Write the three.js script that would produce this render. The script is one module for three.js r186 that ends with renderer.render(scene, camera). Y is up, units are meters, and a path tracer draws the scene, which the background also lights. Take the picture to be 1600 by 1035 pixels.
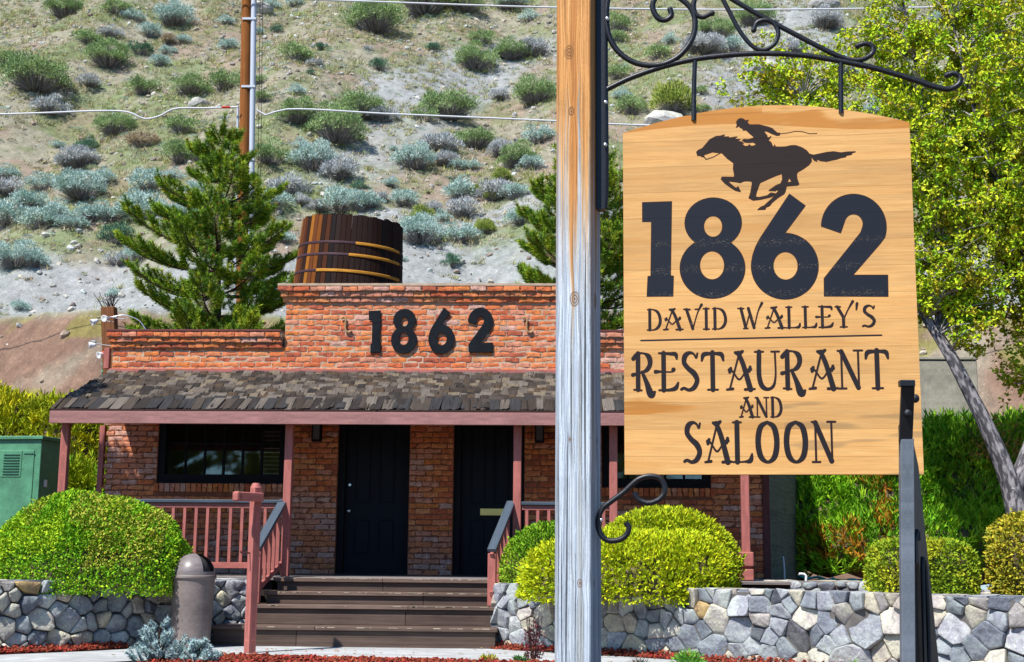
import * as THREE from 'three';
import { Sky } from 'three/addons/objects/Sky.js';
import { RoundedBoxGeometry } from 'three/addons/geometries/RoundedBoxGeometry.js';
import { mergeGeometries, mergeVertices } from 'three/addons/utils/BufferGeometryUtils.js';

// ---------------------------------------------------------------- camera, sky, sun, exposure
const scene = new THREE.Scene();
const camera = new THREE.PerspectiveCamera(27.69, 1024 / 662, 0.1, 900);
camera.position.set(0, 1.0, 17.5);
camera.rotation.set(THREE.MathUtils.degToRad(9.4), THREE.MathUtils.degToRad(2.5), THREE.MathUtils.degToRad(0.5), 'YXZ');
camera.updateMatrixWorld(true);
const renderer = new THREE.WebGLRenderer({ antialias: true });
renderer.toneMapping = THREE.LinearToneMapping;
renderer.toneMappingExposure = 1.45;
renderer.shadowMap.enabled = true;
const SUN_AZ = THREE.MathUtils.degToRad(37), SUN_EL = THREE.MathUtils.degToRad(55);
const sunDir = new THREE.Vector3(-Math.sin(SUN_AZ) * Math.cos(SUN_EL), Math.sin(SUN_EL), Math.cos(SUN_AZ) * Math.cos(SUN_EL));
const sky = new Sky();
sky.name = 'sky';
sky.scale.setScalar(800);
sky.material.uniforms.sunPosition.value.copy(sunDir);
sky.material.uniforms.turbidity.value = 3;
sky.material.uniforms.rayleigh.value = 1.2;
sky.material.uniforms.mieCoefficient.value = 0.004;
sky.userData.kind = 'structure';
scene.add(sky);
scene.environmentIntensity = 0.1;
const sun = new THREE.DirectionalLight(new THREE.Color(1, 0.965, 0.91), 5.0);
sun.name = 'sun';
sun.position.copy(sunDir).multiplyScalar(60);
sun.target.position.set(0, 2, 0);
sun.castShadow = true;
sun.shadow.mapSize.set(4096, 4096);
Object.assign(sun.shadow.camera, { left: -30, right: 30, top: 30, bottom: -30, near: 1, far: 160 });
scene.add(sun, sun.target);

// ---------------------------------------------------------------- helpers
function mulberry(a) { return () => { a |= 0; a = (a + 0x6d2b79f5) | 0; let t = Math.imul(a ^ (a >>> 15), 1 | a); t = (t + Math.imul(t ^ (t >>> 7), 61 | t)) ^ t; return ((t ^ (t >>> 14)) >>> 0) / 4294967296; }; }
let rnd = mulberry(7);
const rr = (a, b) => a + (b - a) * rnd();
const pick = (a) => a[Math.floor(rnd() * a.length)];
const V = (x, y, z) => new THREE.Vector3(x, y, z);
const clamp = (x, a = 0, b = 1) => Math.min(b, Math.max(a, x));
const sstep = (a, b, x) => { const t = clamp((x - a) / (b - a)); return t * t * (3 - 2 * t); };
const mix = (a, b, t) => a + (b - a) * t;
const mix3 = (a, b, t) => [mix(a[0], b[0], t), mix(a[1], b[1], t), mix(a[2], b[2], t)];
function hash2(x, y) { let h = Math.imul(x, 374761393) + Math.imul(y, 668265263); h = Math.imul(h ^ (h >>> 13), 1274126177); return ((h ^ (h >>> 16)) >>> 0) / 4294967296; }
function vnoise(x, y) { const xi = Math.floor(x), yi = Math.floor(y), fx = x - xi, fy = y - yi, u = fx * fx * (3 - 2 * fx), v = fy * fy * (3 - 2 * fy); return mix(mix(hash2(xi, yi), hash2(xi + 1, yi), u), mix(hash2(xi, yi + 1), hash2(xi + 1, yi + 1), u), v); }
function fbm(x, y, o = 4) { let s = 0, a = 0.5, n = 0; for (let i = 0; i < o; i++) { s += a * vnoise(x, y); n += a; a *= 0.5; x = x * 2.03 + 17.1; y = y * 2.03 + 5.7; } return s / n; }

const used = new Map();
function numbered(n) { const k = used.get(n) ?? 0; used.set(n, k + 1); return k ? n + '_' + String(k).padStart(3, '0') : n; }
function tag(o, label, category, group) { o.userData.label = label; o.userData.category = category; if (group) o.userData.group = group; return o; }
function thing(name, label, category, p = [0, 0, 0], group) { const o = new THREE.Group(); o.name = numbered(name); o.position.set(...p); tag(o, label, category, group); scene.add(o); return o; }
function shade(m) { m.castShadow = true; m.receiveShadow = true; return m; }
function obj(name, geo, mat, parent) { const m = shade(new THREE.Mesh(Array.isArray(geo) ? merge(geo) : geo, mat)); m.name = parent ? name : numbered(name); (parent || scene).add(m); return m; }
const rootOf = (o) => { while (o.parent && o.parent !== scene) o = o.parent; return o; };
// geometry written in world coordinates, stored relative to the thing's base
function put(name, geo, mat, parent) { const g = Array.isArray(geo) ? merge(geo) : geo, p = rootOf(parent).position; g.translate(-p.x, -p.y, -p.z); return obj(name, g, mat, parent); }
function struct(name, geo, mat) { const m = obj(name, geo, mat); m.userData.kind = 'structure'; return m; }
function merge(list) { const l = list.map((g) => { let h = g.index ? g.toNonIndexed() : g; for (const k of Object.keys(h.attributes)) if (!['position', 'normal', 'uv', 'color'].includes(k)) h.deleteAttribute(k); if (!h.attributes.normal) h.computeVertexNormals(); if (!h.attributes.uv) h.setAttribute('uv', new THREE.BufferAttribute(new Float32Array(h.attributes.position.count * 2), 2)); return h; }); const c = l.some((g) => g.attributes.color); if (c) for (const g of l) if (!g.attributes.color) g.setAttribute('color', new THREE.BufferAttribute(new Float32Array(g.attributes.position.count * 3).fill(1), 3)); return mergeGeometries(l); }
// uv in metres from position and normal; long axis along u when "along" is given
function triUV(g, s = 1, along) {
  if (!g.attributes.normal) g.computeVertexNormals();
  const p = g.attributes.position, n = g.attributes.normal, uv = new Float32Array(p.count * 2);
  for (let i = 0; i < p.count; i++) {
    const ax = Math.abs(n.getX(i)), ay = Math.abs(n.getY(i)), az = Math.abs(n.getZ(i)), x = p.getX(i), y = p.getY(i), z = p.getZ(i);
    let a, b;
    if (ax >= ay && ax >= az) { a = z; b = y; } else if (ay >= az) { a = x; b = z; } else { a = x; b = y; }
    if (along === 'y' && ay < Math.max(ax, az)) { const t = a; a = b; b = t; }
    if (along === 'z' && !(ax >= ay && ax >= az)) { const t = a; a = b; b = t; }
    uv[i * 2] = a * s; uv[i * 2 + 1] = b * s;
  }
  g.setAttribute('uv', new THREE.BufferAttribute(uv, 2));
  return g;
}
const box = (w, h, d, x = 0, y = 0, z = 0, along) => triUV(new THREE.BoxGeometry(w, h, d).translate(x, y, z), 1, along);
const rbox = (w, h, d, x = 0, y = 0, z = 0, r = 0.006, along) => triUV(new RoundedBoxGeometry(w, h, d, 1, Math.min(r, w / 2.1, h / 2.1, d / 2.1)).translate(x, y, z), 1, along);
const boxMM = (x0, x1, y0, y1, z0, z1) => box(x1 - x0, y1 - y0, z1 - z0, (x0 + x1) / 2, (y0 + y1) / 2, (z0 + z1) / 2);
const tube = (pts, r, seg = 24, rad = 6, closed = false) => new THREE.TubeGeometry(new THREE.CatmullRomCurve3(pts.map((p) => (p.isVector3 ? p : V(...p))), closed, 'centripetal'), seg, r, rad, closed);
// box beam between two points
function beam(a, b, w, h, r = 0.004) { const A = V(...a), B = V(...b), d = B.clone().sub(A), L = d.length(), g = rbox(L, h, w, 0, 0, 0, r), x = d.normalize(), z = V(0, 0, 0).crossVectors(x, V(0, 1, 0)).normalize(), y = V(0, 0, 0).crossVectors(z, x); g.applyMatrix4(new THREE.Matrix4().makeBasis(x, y, z).setPosition(A.add(B).multiplyScalar(0.5))); return g; }
function tapered(pts, radii, seg = 8) { // a limb: rings round a polyline
  const c = new THREE.CatmullRomCurve3(pts.map((p) => (p.isVector3 ? p : V(...p)))), N = Math.max(6, pts.length * 5), fr = c.computeFrenetFrames(N), pos = [], idx = [], uv = []; let L = 0, last = null;
  for (let i = 0; i <= N; i++) {
    const t = i / N, p = c.getPointAt(t), f = t * (radii.length - 1), k = Math.min(radii.length - 2, Math.floor(f)), r = mix(radii[k], radii[k + 1], f - k);
    if (last) L += p.distanceTo(last); last = p;
    for (let j = 0; j <= seg; j++) { const a = (j / seg) * Math.PI * 2, w = r * (1 + 0.12 * Math.sin(a * 3 + t * 9)), q = p.clone().addScaledVector(fr.normals[i], Math.cos(a) * w).addScaledVector(fr.binormals[i], Math.sin(a) * w); pos.push(q.x, q.y, q.z); uv.push((j / seg) * r * 6, L); }
  }
  for (let i = 0; i < N; i++) for (let j = 0; j < seg; j++) { const a = i * (seg + 1) + j, b = a + seg + 1; idx.push(a, b, a + 1, b, b + 1, a + 1); }
  const g = new THREE.BufferGeometry(); g.setAttribute('position', new THREE.Float32BufferAttribute(pos, 3)); g.setAttribute('uv', new THREE.Float32BufferAttribute(uv, 2)); g.setIndex(idx); g.computeVertexNormals(); return g;
}
function sheet(pts, y, holes) { const s = new THREE.Shape(pts.map((p) => new THREE.Vector2(p[0], -p[1]))); const g = new THREE.ShapeGeometry(s).rotateX(-Math.PI / 2).translate(0, y, 0); return triUV(g); }

// ---------------------------------------------------------------- textures
function dataTex(w, h, fn, srgb = true) { const d = new Uint8Array(w * h * 4); for (let y = 0; y < h; y++) for (let x = 0; x < w; x++) { const c = fn(x, y), i = (y * w + x) * 4; d[i] = clamp(c[0]) * 255; d[i + 1] = clamp(c[1]) * 255; d[i + 2] = clamp(c[2]) * 255; d[i + 3] = 255; } const t = new THREE.DataTexture(d, w, h); if (srgb) t.colorSpace = THREE.SRGBColorSpace; t.magFilter = THREE.LinearFilter; t.minFilter = THREE.LinearMipmapLinearFilter; t.generateMipmaps = true; t.wrapS = t.wrapT = THREE.MirroredRepeatWrapping; t.needsUpdate = true; return t; }
const grey = (v) => [v, v, v];
function rep(t, u, v) { const c = t.clone(); c.repeat.set(u, v); c.needsUpdate = true; return c; }
// mottled mineral grain, 1 m a tile
const grainTex = dataTex(512, 512, (x, y) => { const a = fbm(x / 60, y / 60, 5), b = hash2(x, y), c = fbm(x / 9 + 40, y / 9, 3); return grey(0.74 + 0.26 * a + 0.14 * (c - 0.5) + 0.1 * (b - 0.5)); });
const bumpTex = dataTex(512, 512, (x, y) => grey(0.25 + 0.5 * fbm(x / 26, y / 26, 5) + 0.15 * (hash2(x, y) - 0.5)), false);
// wood grain along u
const woodTex = dataTex(512, 512, (x, y) => { const wv = y + 10 * fbm(x / 150, y / 40, 3), a = fbm(x / 220, wv / 5, 4), b = fbm(x / 60, wv / 1.6 + 90, 2), s = fbm(x / 90, y / 30 + 33, 3); return grey(0.58 + 0.3 * a + 0.16 * (b - 0.5) + 0.16 * s); });
const woodBump = dataTex(512, 512, (x, y) => { const wv = y + 10 * fbm(x / 150, y / 40, 3); return grey(0.3 + 0.45 * fbm(x / 220, wv / 4, 4)); }, false);
// stone: patches, veins and lichen flecks
const stoneTex = dataTex(512, 512, (x, y) => { const a = fbm(x / 70, y / 70, 5), v = Math.abs(fbm(x / 45 + 9, y / 45 + 3, 4) - 0.5), l = fbm(x / 14 + 70, y / 14, 3) > 0.66 ? 0.1 : 0; const k = 0.70 + 0.34 * a - 0.12 * Math.exp(-v * 40) + l + 0.08 * (hash2(x, y) - 0.5); return [k, k * (0.97 + 0.05 * a), k * (0.93 + 0.1 * (1 - a))]; });
// fired clay with smears of old mortar and lime
const brickTex = dataTex(512, 512, (x, y) => { const a = fbm(x / 60, y / 60, 5), f = fbm(x / 13 + 20, y / 7 + 50, 3), g = fbm(x / 26 + 8, y / 26, 3), k = 0.72 + 0.34 * a + 0.08 * (hash2(x, y) - 0.5); return f > 0.72 ? [1, 0.98, 0.96] : g > 0.68 ? [k * 0.72, k * 0.72, k * 0.76] : [k, k, k]; });
const concreteTex = dataTex(512, 512, (x, y) => { const a = fbm(x / 90, y / 90, 5), s = hash2(x * 3, y * 7) > 0.985 ? -0.12 : 0; return grey(0.78 + 0.2 * (a - 0.3) + 0.06 * (hash2(x, y) - 0.5) + s); });
// paint: chalked patches and small chips
// grey bark: pale plates between dark scars
const barkTex = dataTex(512, 512, (x, y) => { const a = fbm(x / 13, y / 46, 4), b = fbm(x / 4 + 30, y / 16, 3), k = sstep(0.36, 0.68, a) * 0.6 + 0.36 * b; return [0.28 + 0.6 * k, 0.28 + 0.58 * k, 0.30 + 0.56 * k]; });
const paintTex = dataTex(512, 512, (x, y) => { const a = fbm(x / 60, y / 20, 4), c = fbm(x / 10, y / 6 + 20, 3); return c > 0.74 ? [0.98, 0.93, 0.9] : grey(0.74 + 0.22 * a + 0.05 * (hash2(x, y) - 0.5)); });

const C = (r, g, b) => new THREE.Color().setRGB(r, g, b);
function mat(color, o = {}) { const { s = 1, ...rest } = o; const m = new THREE.MeshPhysicalMaterial({ roughness: 0.85, specularIntensity: (rest.roughness ?? 0.85) > 0.55 ? 0.3 : 0.8, ...rest }); m.color.copy(Array.isArray(color) ? C(...color) : new THREE.Color(color)); return m; }
const M = {
  mortar: mat([0.60, 0.44, 0.31], { map: rep(grainTex, 2, 2), bumpMap: bumpTex, bumpScale: 0.004 }),
  pink: mat([0.53, 0.175, 0.145], { map: paintTex, roughness: 0.6, bumpMap: woodBump, bumpScale: 0.001 }),
  maroon: mat([0.17, 0.055, 0.05], { map: paintTex, roughness: 0.6, bumpMap: woodBump, bumpScale: 0.001 }),
  railBlue: mat([0.085, 0.115, 0.15], { map: woodTex, roughness: 0.55, bumpMap: woodBump, bumpScale: 0.001 }),
  black: mat([0.008, 0.008, 0.010], { roughness: 0.7 }),
  doorBlack: mat([0.008, 0.0095, 0.014], { roughness: 0.6, bumpMap: woodBump, bumpScale: 0.0006 }),
  dark: mat([0.03, 0.025, 0.022], { roughness: 0.95 }),
  iron: mat([0.011, 0.012, 0.016], { roughness: 0.38, metalness: 0.0, bumpMap: rep(bumpTex, 6, 6), bumpScale: 0.0008 }),
  numeral: mat([0.012, 0.0145, 0.019], { roughness: 0.9, map: rep(grainTex, 3, 3) }),
  brass: mat([0.95, 0.72, 0.22], { roughness: 0.4, metalness: 0.35 }),
  steel: mat([0.75, 0.75, 0.75], { roughness: 0.3, metalness: 0.9 }),
  white: mat([0.75, 0.75, 0.74], { roughness: 0.5 }),
  glass: new THREE.MeshPhysicalMaterial({ color: 0xffffff, roughness: 0.02, transmission: 1, thickness: 0, ior: 1.6 }),
  blind: mat([0.6, 0.62, 0.55], { roughness: 0.7 }),
  leaf: new THREE.MeshPhysicalMaterial({ vertexColors: true, roughness: 0.75, specularIntensity: 0.35, side: THREE.DoubleSide }),
  thinLeaf: new THREE.MeshPhysicalMaterial({ vertexColors: true, roughness: 0.8, side: THREE.DoubleSide, transmission: 0.35, thickness: 0 }),
};
// ---------------------------------------------------------------- the ground and the hillside
function hillY(x, z) {
  const s = -z + 0.35 * Math.sin(x * 0.5 + 0.7) + 0.25 * Math.sin(x * 1.13 + 2);
  let y;
  if (s < 10) y = 0.6 + 0.05 * Math.max(0, s - 4);
  else if (s < 15.5) y = 0.9 + (s - 10) * 1.098;
  else if (s < 19) y = 6.94 + (s - 15.5) * 0.03;
  else if (s < 25) y = 7.045 + (s - 19) * 0.72;
  else y = 11.365 + (s - 25) * 0.8;
  const r = clamp((s - 18) / 6);
  return y + r * (0.5 * Math.sin(0.21 * x + 0.13 * s) + 0.35 * Math.sin(0.4 * x - 0.22 * s + 1) + 0.12 * Math.sin(1.1 * x + 0.6 * s));
}
const segD = (x, z, a, b) => { const dx = b[0] - a[0], dz = b[1] - a[1], t = clamp(((x - a[0]) * dx + (z - a[1]) * dz) / (dx * dx + dz * dz)); return Math.hypot(x - a[0] - dx * t, z - a[1] - dz * t); };
const HX0 = -34, HX1 = 30, HZ0 = -62, HZ1 = -4;
const hillTex = dataTex(2048, 1856, (px, py) => {
  const x = mix(HX0, HX1, px / 2048), z = mix(HZ1, HZ0, py / 1856), s = -z + 0.35 * Math.sin(x * 0.5 + 0.7) + 0.25 * Math.sin(x * 1.13 + 2);
  const n1 = fbm(x * 0.35 + 3, z * 0.35, 4), n2 = fbm(x * 1.3 + 50, z * 1.3, 4), n3 = fbm(x * 5, z * 5 + 9, 3), n4 = hash2(px, py);
  let c = mix3([0.69, 0.66, 0.58], [0.60, 0.58, 0.49], n2);
  c = mix3(c, [0.53, 0.58, 0.41], 0.85 * sstep(0.48, 0.62, fbm(x * 0.45 + 20, z * 0.6 + 4, 4)));
  c = mix3(c, [0.65, 0.54, 0.48], 0.5 * sstep(0.54, 0.66, fbm(x * 0.4 + 70, z * 0.5 + 31, 3)));
  c = mix3(c, [0.52, 0.55, 0.38], 0.55 * sstep(0.55, 0.65, n2));
  const pale = [0.68, 0.69, 0.69], wob = (n1 - 0.5) * 3 + (n2 - 0.5) * 1.6;
  let k = Math.max(sstep(1.5, 0.5, segD(x, z, [-2.7, -41.4], [-6.9, -35]) - 0.9 + wob * 0.5), sstep(1.4, 0.2, segD(x, z, [-6.2, -34], [-8, -28.5]) - 0.5 + wob * 0.5) * 0.8, sstep(2, 0.5, segD(x, z, [10.2, -42], [7.5, -35]) - 1.0 + wob * 0.6));
  k = Math.max(k, sstep(24.0 + wob, 22.4 + wob, s) * sstep(15.3, 15.6, s), sstep(0.8, 0.3, segD(x, z, [-6.5, -25.3], [3.0, -25.8]) - 0.35 + wob * 0.2));
  c = mix3(c, pale, k * 0.88);
  if (s < 15.4) { const b = mix3([0.62, 0.50, 0.42], [0.54, 0.43, 0.37], n2); const g2 = mix3(b, [0.66, 0.62, 0.54], sstep(0.55, 0.7, n1)); c = mix3(c, mix3(g2, [0.58, 0.57, 0.28], 0.6 * sstep(0.58, 0.66, fbm(x * 0.6 + 8, z * 0.9, 3))), sstep(15.5, 15.1, s)); }
  const v = 0.86 + 0.28 * n3 + 0.16 * (n4 - 0.5) + (n4 > 0.985 ? 0.18 : 0);
  return [c[0] * v, c[1] * v, c[2] * v];
});
{
  const nx = 320, nz = 290, pos = [], uv = [], idx = [];
  for (let j = 0; j <= nz; j++) for (let i = 0; i <= nx; i++) {
    const x = mix(HX0, HX1, i / nx), z = mix(HZ1, HZ0, j / nz), s = -z;
    const rough = s > 9 ? 0.16 * (fbm(x * 1.4, z * 1.4, 4) - 0.5) + 0.09 * (fbm(x * 5 + 4, z * 5, 2) - 0.5) : 0;
    pos.push(x, hillY(x, z) + rough, z); uv.push(i / nx, j / nz);
  }
  for (let j = 0; j < nz; j++) for (let i = 0; i < nx; i++) { const a = j * (nx + 1) + i, b = a + nx + 1; idx.push(a, a + 1, b, b, a + 1, b + 1); }
  const g = new THREE.BufferGeometry(); g.setAttribute('position', new THREE.Float32BufferAttribute(pos, 3)); g.setAttribute('uv', new THREE.Float32BufferAttribute(uv, 2)); g.setIndex(idx); g.computeVertexNormals();
  struct('hillside', g, mat([0.60, 0.60, 0.60], { map: hillTex, roughness: 1 }));
}
{ // the ground everywhere in front: level by the building, falling to the roadside
  const g = new THREE.PlaneGeometry(260, 140, 60, 140).rotateX(-Math.PI / 2).translate(0, 0, 50), p = g.attributes.position;
  for (let i = 0; i < p.count; i++) p.setY(i, -0.03 - 0.6 * sstep(5.5, 12, p.getZ(i)));
  g.computeVertexNormals(); triUV(g);
  struct('ground', g, mat([0.16, 0.13, 0.1], { map: grainTex, roughness: 1 }));
}
const LW = [[-9.5, 6.6], [-7.2, 5.35], [-5.6, 4.35], [-4.65, 3.35], [-4.15, 2.68], [-3.5, 2.3]];     // front line of the left retaining wall
const RW = [[-0.80, 2.1], [-0.79, 2.75], [-0.6, 2.95], [0.6, 3.65], [2.1, 4.75], [3.7, 5.95], [6.2, 7.7]];
struct('planter_soil', merge([sheet([...LW.map((p) => [p[0], p[1] - 0.1]), [-3.5, -4.5], [-34, -4.5], [-34, 6.5]], 0.50), sheet([...RW.map((p) => [p[0] + 0.05, p[1] - 0.12]), [30, 7.6], [30, -4.5], [-0.7, -4.5]], 0.50)]), mat([0.20, 0.085, 0.05], { map: rep(grainTex, 1, 1), roughness: 1 }));
struct('footpath', sheet([[-9.6, 7.4], [-5.6, 4.75], [-4.75, 3.95], [-4.2, 3.3], [-3.9, 2.98], [-0.8, 2.9], [-0.55, 3.15], [0.6, 3.9], [2.1, 5.0], [3.7, 6.2], [6.2, 8.0], [6.2, 9.5], [3.1, 7.3], [1.2, 5.7], [-0.2, 4.95], [-2.0, 4.75], [-3.4, 4.5], [-4.4, 5.5], [-7, 7.8]], 0.004), mat([0.62, 0.63, 0.62], { map: concreteTex, roughness: 0.9, bumpMap: bumpTex, bumpScale: 0.002 }));
// ---------------------------------------------------------------- foliage kit
class Tris {
  constructor() { this.p = []; this.c = []; }
  tri(a, b, c, k) { this.p.push(a.x, a.y, a.z, b.x, b.y, b.z, c.x, c.y, c.z); for (let i = 0; i < 3; i++) this.c.push(k[0], k[1], k[2]); }
  leaf(o, dir, side, len, wid, k, fold = 0.25) { // two folded halves of a pointed leaf
    const up = V(0, 0, 0).crossVectors(side, dir).multiplyScalar(wid * fold), tip = o.clone().addScaledVector(dir, len), m = o.clone().addScaledVector(dir, len * 0.45), l = m.clone().addScaledVector(side, wid / 2).add(up), r = m.clone().addScaledVector(side, -wid / 2).add(up);
    this.tri(o, l, tip, k); this.tri(o, tip, r, k);
  }
  blade(o, dir, side, len, wid, k) { this.tri(o.clone().addScaledVector(side, wid / 2), o.clone().addScaledVector(side, -wid / 2), o.clone().addScaledVector(dir, len), k); }
  geo() { const g = new THREE.BufferGeometry(); g.setAttribute('position', new THREE.Float32BufferAttribute(this.p, 3)); g.setAttribute('color', new THREE.Float32BufferAttribute(this.c, 3)); g.computeVertexNormals(); return g; }
}
const rdir = () => { const z = rr(-1, 1), a = rr(0, 6.2832), r = Math.sqrt(1 - z * z); return V(r * Math.cos(a), z, r * Math.sin(a)); };
const perp = (d) => V(0, 0, 0).crossVectors(d, rdir()).normalize();
const tint = (k, v = 0.25) => { const f = 1 + rr(-v, v), h = rr(-0.08, 0.08); return [k[0] * f * (1 + h), k[1] * f, k[2] * f * (1 - h)]; };
// a clipped or loose bush: leaves through the outer shell of lumpy (super)ellipsoids
function shell(T, E, n, o) {
  const w = E.map((e) => e[3] * e[4] + e[4] * e[5] + e[3] * e[5]), W = w.reduce((a, b) => a + b, 0), pw = o.pow ?? 2, lump = o.lump ?? 0.05, lf = o.lumpF ?? 4, seed = rr(0, 50);
  for (let i = 0; i < n; i++) {
    let t = rnd() * W, e = 0; while (t > w[e] && e < E.length - 1) t -= w[e++];
    const [cx, cy, cz, rx, ry, rz] = E[e], d = rdir(); if (d.y < (o.low ?? -0.25)) { d.y = -d.y; }
    if (o.face && d.z < -0.35 && rnd() < 0.75) d.z = -d.z; // fewer leaves on the far side
    const q = Math.pow(Math.pow(Math.abs(d.x), pw) + Math.pow(Math.abs(d.y), pw) + Math.pow(Math.abs(d.z), pw), -1 / pw), nl = fbm(d.x * lf + seed + e * 9, d.y * lf + d.z * lf * 1.3 + seed, 3) - 0.5;
    const r = q * (1 + lump * 2 * nl) * (1 - (o.depth ?? 0.12) * Math.pow(rnd(), 1.6)), p = V(cx + d.x * rx * r, cy + d.y * ry * r, cz + d.z * rz * r);
    if (o.floor && p.y < o.floor + 0.05 * (fbm(p.x * 9, p.z * 9, 2) - 0.5)) continue; let hid = false; for (let k = 0; k < E.length && !hid; k++) if (k !== e) { const f = E[k]; hid = Math.pow(Math.abs((p.x - f[0]) / f[3]), pw) + Math.pow(Math.abs((p.y - f[1]) / f[4]), pw) + Math.pow(Math.abs((p.z - f[2]) / f[5]), pw) < 0.72; } if (hid) continue;
    const nn = V(d.x / rx, d.y / ry, d.z / rz).normalize(), dir = nn.clone().multiplyScalar(o.out ?? 0.6).addScaledVector(rdir(), o.rand ?? 0.8); dir.y += o.up ?? 0.2; dir.normalize();
    const len = rr(o.len[0], o.len[1]), wid = len * rr(o.asp[0], o.asp[1]), k = o.col(p, nn);
    if (o.fan) { const s0 = perp(dir); for (let j = 0; j < o.fan; j++) { const dd = dir.clone().addScaledVector(s0, rr(-0.8, 0.8)).addScaledVector(rdir(), 0.3).normalize(); T.leaf(p.clone().addScaledVector(dir, rr(-0.5, 0.3) * len), dd, perp(dd), len * rr(0.6, 1.1), wid, tint(k, 0.15)); } } else T.leaf(p, dir, perp(dir), len, wid, k, 0.2);
  }
}
// stray shoots that outgrew the last trim
function shoots(T, E, n, o) { for (let i = 0; i < n; i++) { const [cx, cy, cz, rx, ry, rz] = pick(E), d = rdir(); d.y = Math.abs(d.y) * 0.9 + 0.05; d.normalize(); if (d.z < -0.3) d.z *= -1; const pw = o.pow ?? 2, q = Math.pow(Math.pow(Math.abs(d.x), pw) + Math.pow(Math.abs(d.y), pw) + Math.pow(Math.abs(d.z), pw), -1 / pw), p = V(cx + d.x * rx * q, cy + d.y * ry * q, cz + d.z * rz * q), dir = d.clone().add(V(0, 0.5, 0)).addScaledVector(rdir(), 0.4).normalize(), L = rr(0.03, 0.09); for (let j = 0; j < 7; j++) { const dd = dir.clone().addScaledVector(rdir(), 0.8).normalize(); T.leaf(p.clone().addScaledVector(dir, (L * j) / 7), dd, perp(dd), o.len[1] * rr(0.6, 1), o.len[1] * 0.5, o.col(p, d)); } } }
function core(E, f, pw = 2, floor = -9) { return E.map(([cx, cy, cz, rx, ry, rz]) => { const g = new THREE.IcosahedronGeometry(1, 3), p = g.attributes.position; for (let i = 0; i < p.count; i++) { const d = V(p.getX(i), p.getY(i), p.getZ(i)).normalize(), q = Math.pow(Math.pow(Math.abs(d.x), pw) + Math.pow(Math.abs(d.y), pw) + Math.pow(Math.abs(d.z), pw), -1 / pw) * f * (0.95 + 0.1 * fbm(d.x * 3 + 4, d.y * 3 + d.z * 4, 2)); p.setXYZ(i, cx + d.x * rx * q, Math.max(floor + 0.06, cy + d.y * ry * q), cz + d.z * rz * q); } g.computeVertexNormals(); return g; }); }
const twigMat = mat([0.20, 0.155, 0.09], { roughness: 1, map: rep(grainTex, 3, 3) });
const barkGrey = mat([0.55, 0.53, 0.52], { roughness: 0.95, map: rep(barkTex, 1, 1), bumpMap: bumpTex, bumpScale: 0.01 });
const barkBrown = mat([0.10, 0.06, 0.04], { roughness: 0.95, map: rep(woodTex, 1, 1), bumpMap: bumpTex, bumpScale: 0.01 });
function bush(name, label, cat, base, E, n, o, m = M.leaf) {
  const t = thing(name, label, cat, base), T = new Tris(); shell(T, E, n, o); shoots(T, E, o.shoots ?? 12, o); put('foliage', T.geo(), m, t);
  put('inner_twigs', core(E, o.core ?? 0.86, o.pow ?? 2, o.floor), twigMat, t);
  put('stem', [0, 1, 2].map((i) => tapered([[base[0] + rr(-0.05, 0.05), base[1] - 0.05, base[2]], [base[0] + rr(-0.15, 0.15), base[1] + 0.25, base[2] + rr(-0.1, 0.1)]], [0.03, 0.02], 6)), barkBrown, t);
  return t;
}
const GREENS = { box: [0.155, 0.35, 0.010], boxY: [0.37, 0.52, 0.018], tan: [0.42, 0.42, 0.05] };
rnd = mulberry(11);
{ // big rounded bush on the left wall
  const E = [[-5.15, 0.62, 3.05, 1.16, 0.98, 0.95], [-4.72, 0.6, 2.75, 0.54, 0.6, 0.5]];
  bush('rounded_hedge_bush', 'large dome of clipped green hedge overhanging the left stone wall beside the trash can', 'bush', [-5.15, 0.5, 3.05], E, 60000, { floor: 0.54, shoots: 90, lump: 0.075, lumpF: 3.2, depth: 0.13, len: [0.026, 0.046], asp: [0.45, 0.7], out: 0.55, rand: 0.9, up: 0.2, low: -0.4, face: 1, core: 0.87,
    col: (p) => { const n = fbm(p.x * 3.2, p.y * 4 + p.z * 2, 3), m = fbm(p.x * 1.6 + 9, p.y * 2.4 + p.z, 2); return tint(n > 0.6 && rnd() < 0.7 ? GREENS.boxY : m > 0.6 && rnd() < 0.55 ? GREENS.tan : rnd() < 0.22 ? GREENS.boxY : GREENS.box, 0.25); } });
}
const gold = (a, b, f) => (p) => tint(fbm(p.x * 2.5 + 3, p.y * 3 + p.z * 2, 3) > f || rnd() < 0.2 ? b : a, 0.3);
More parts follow.
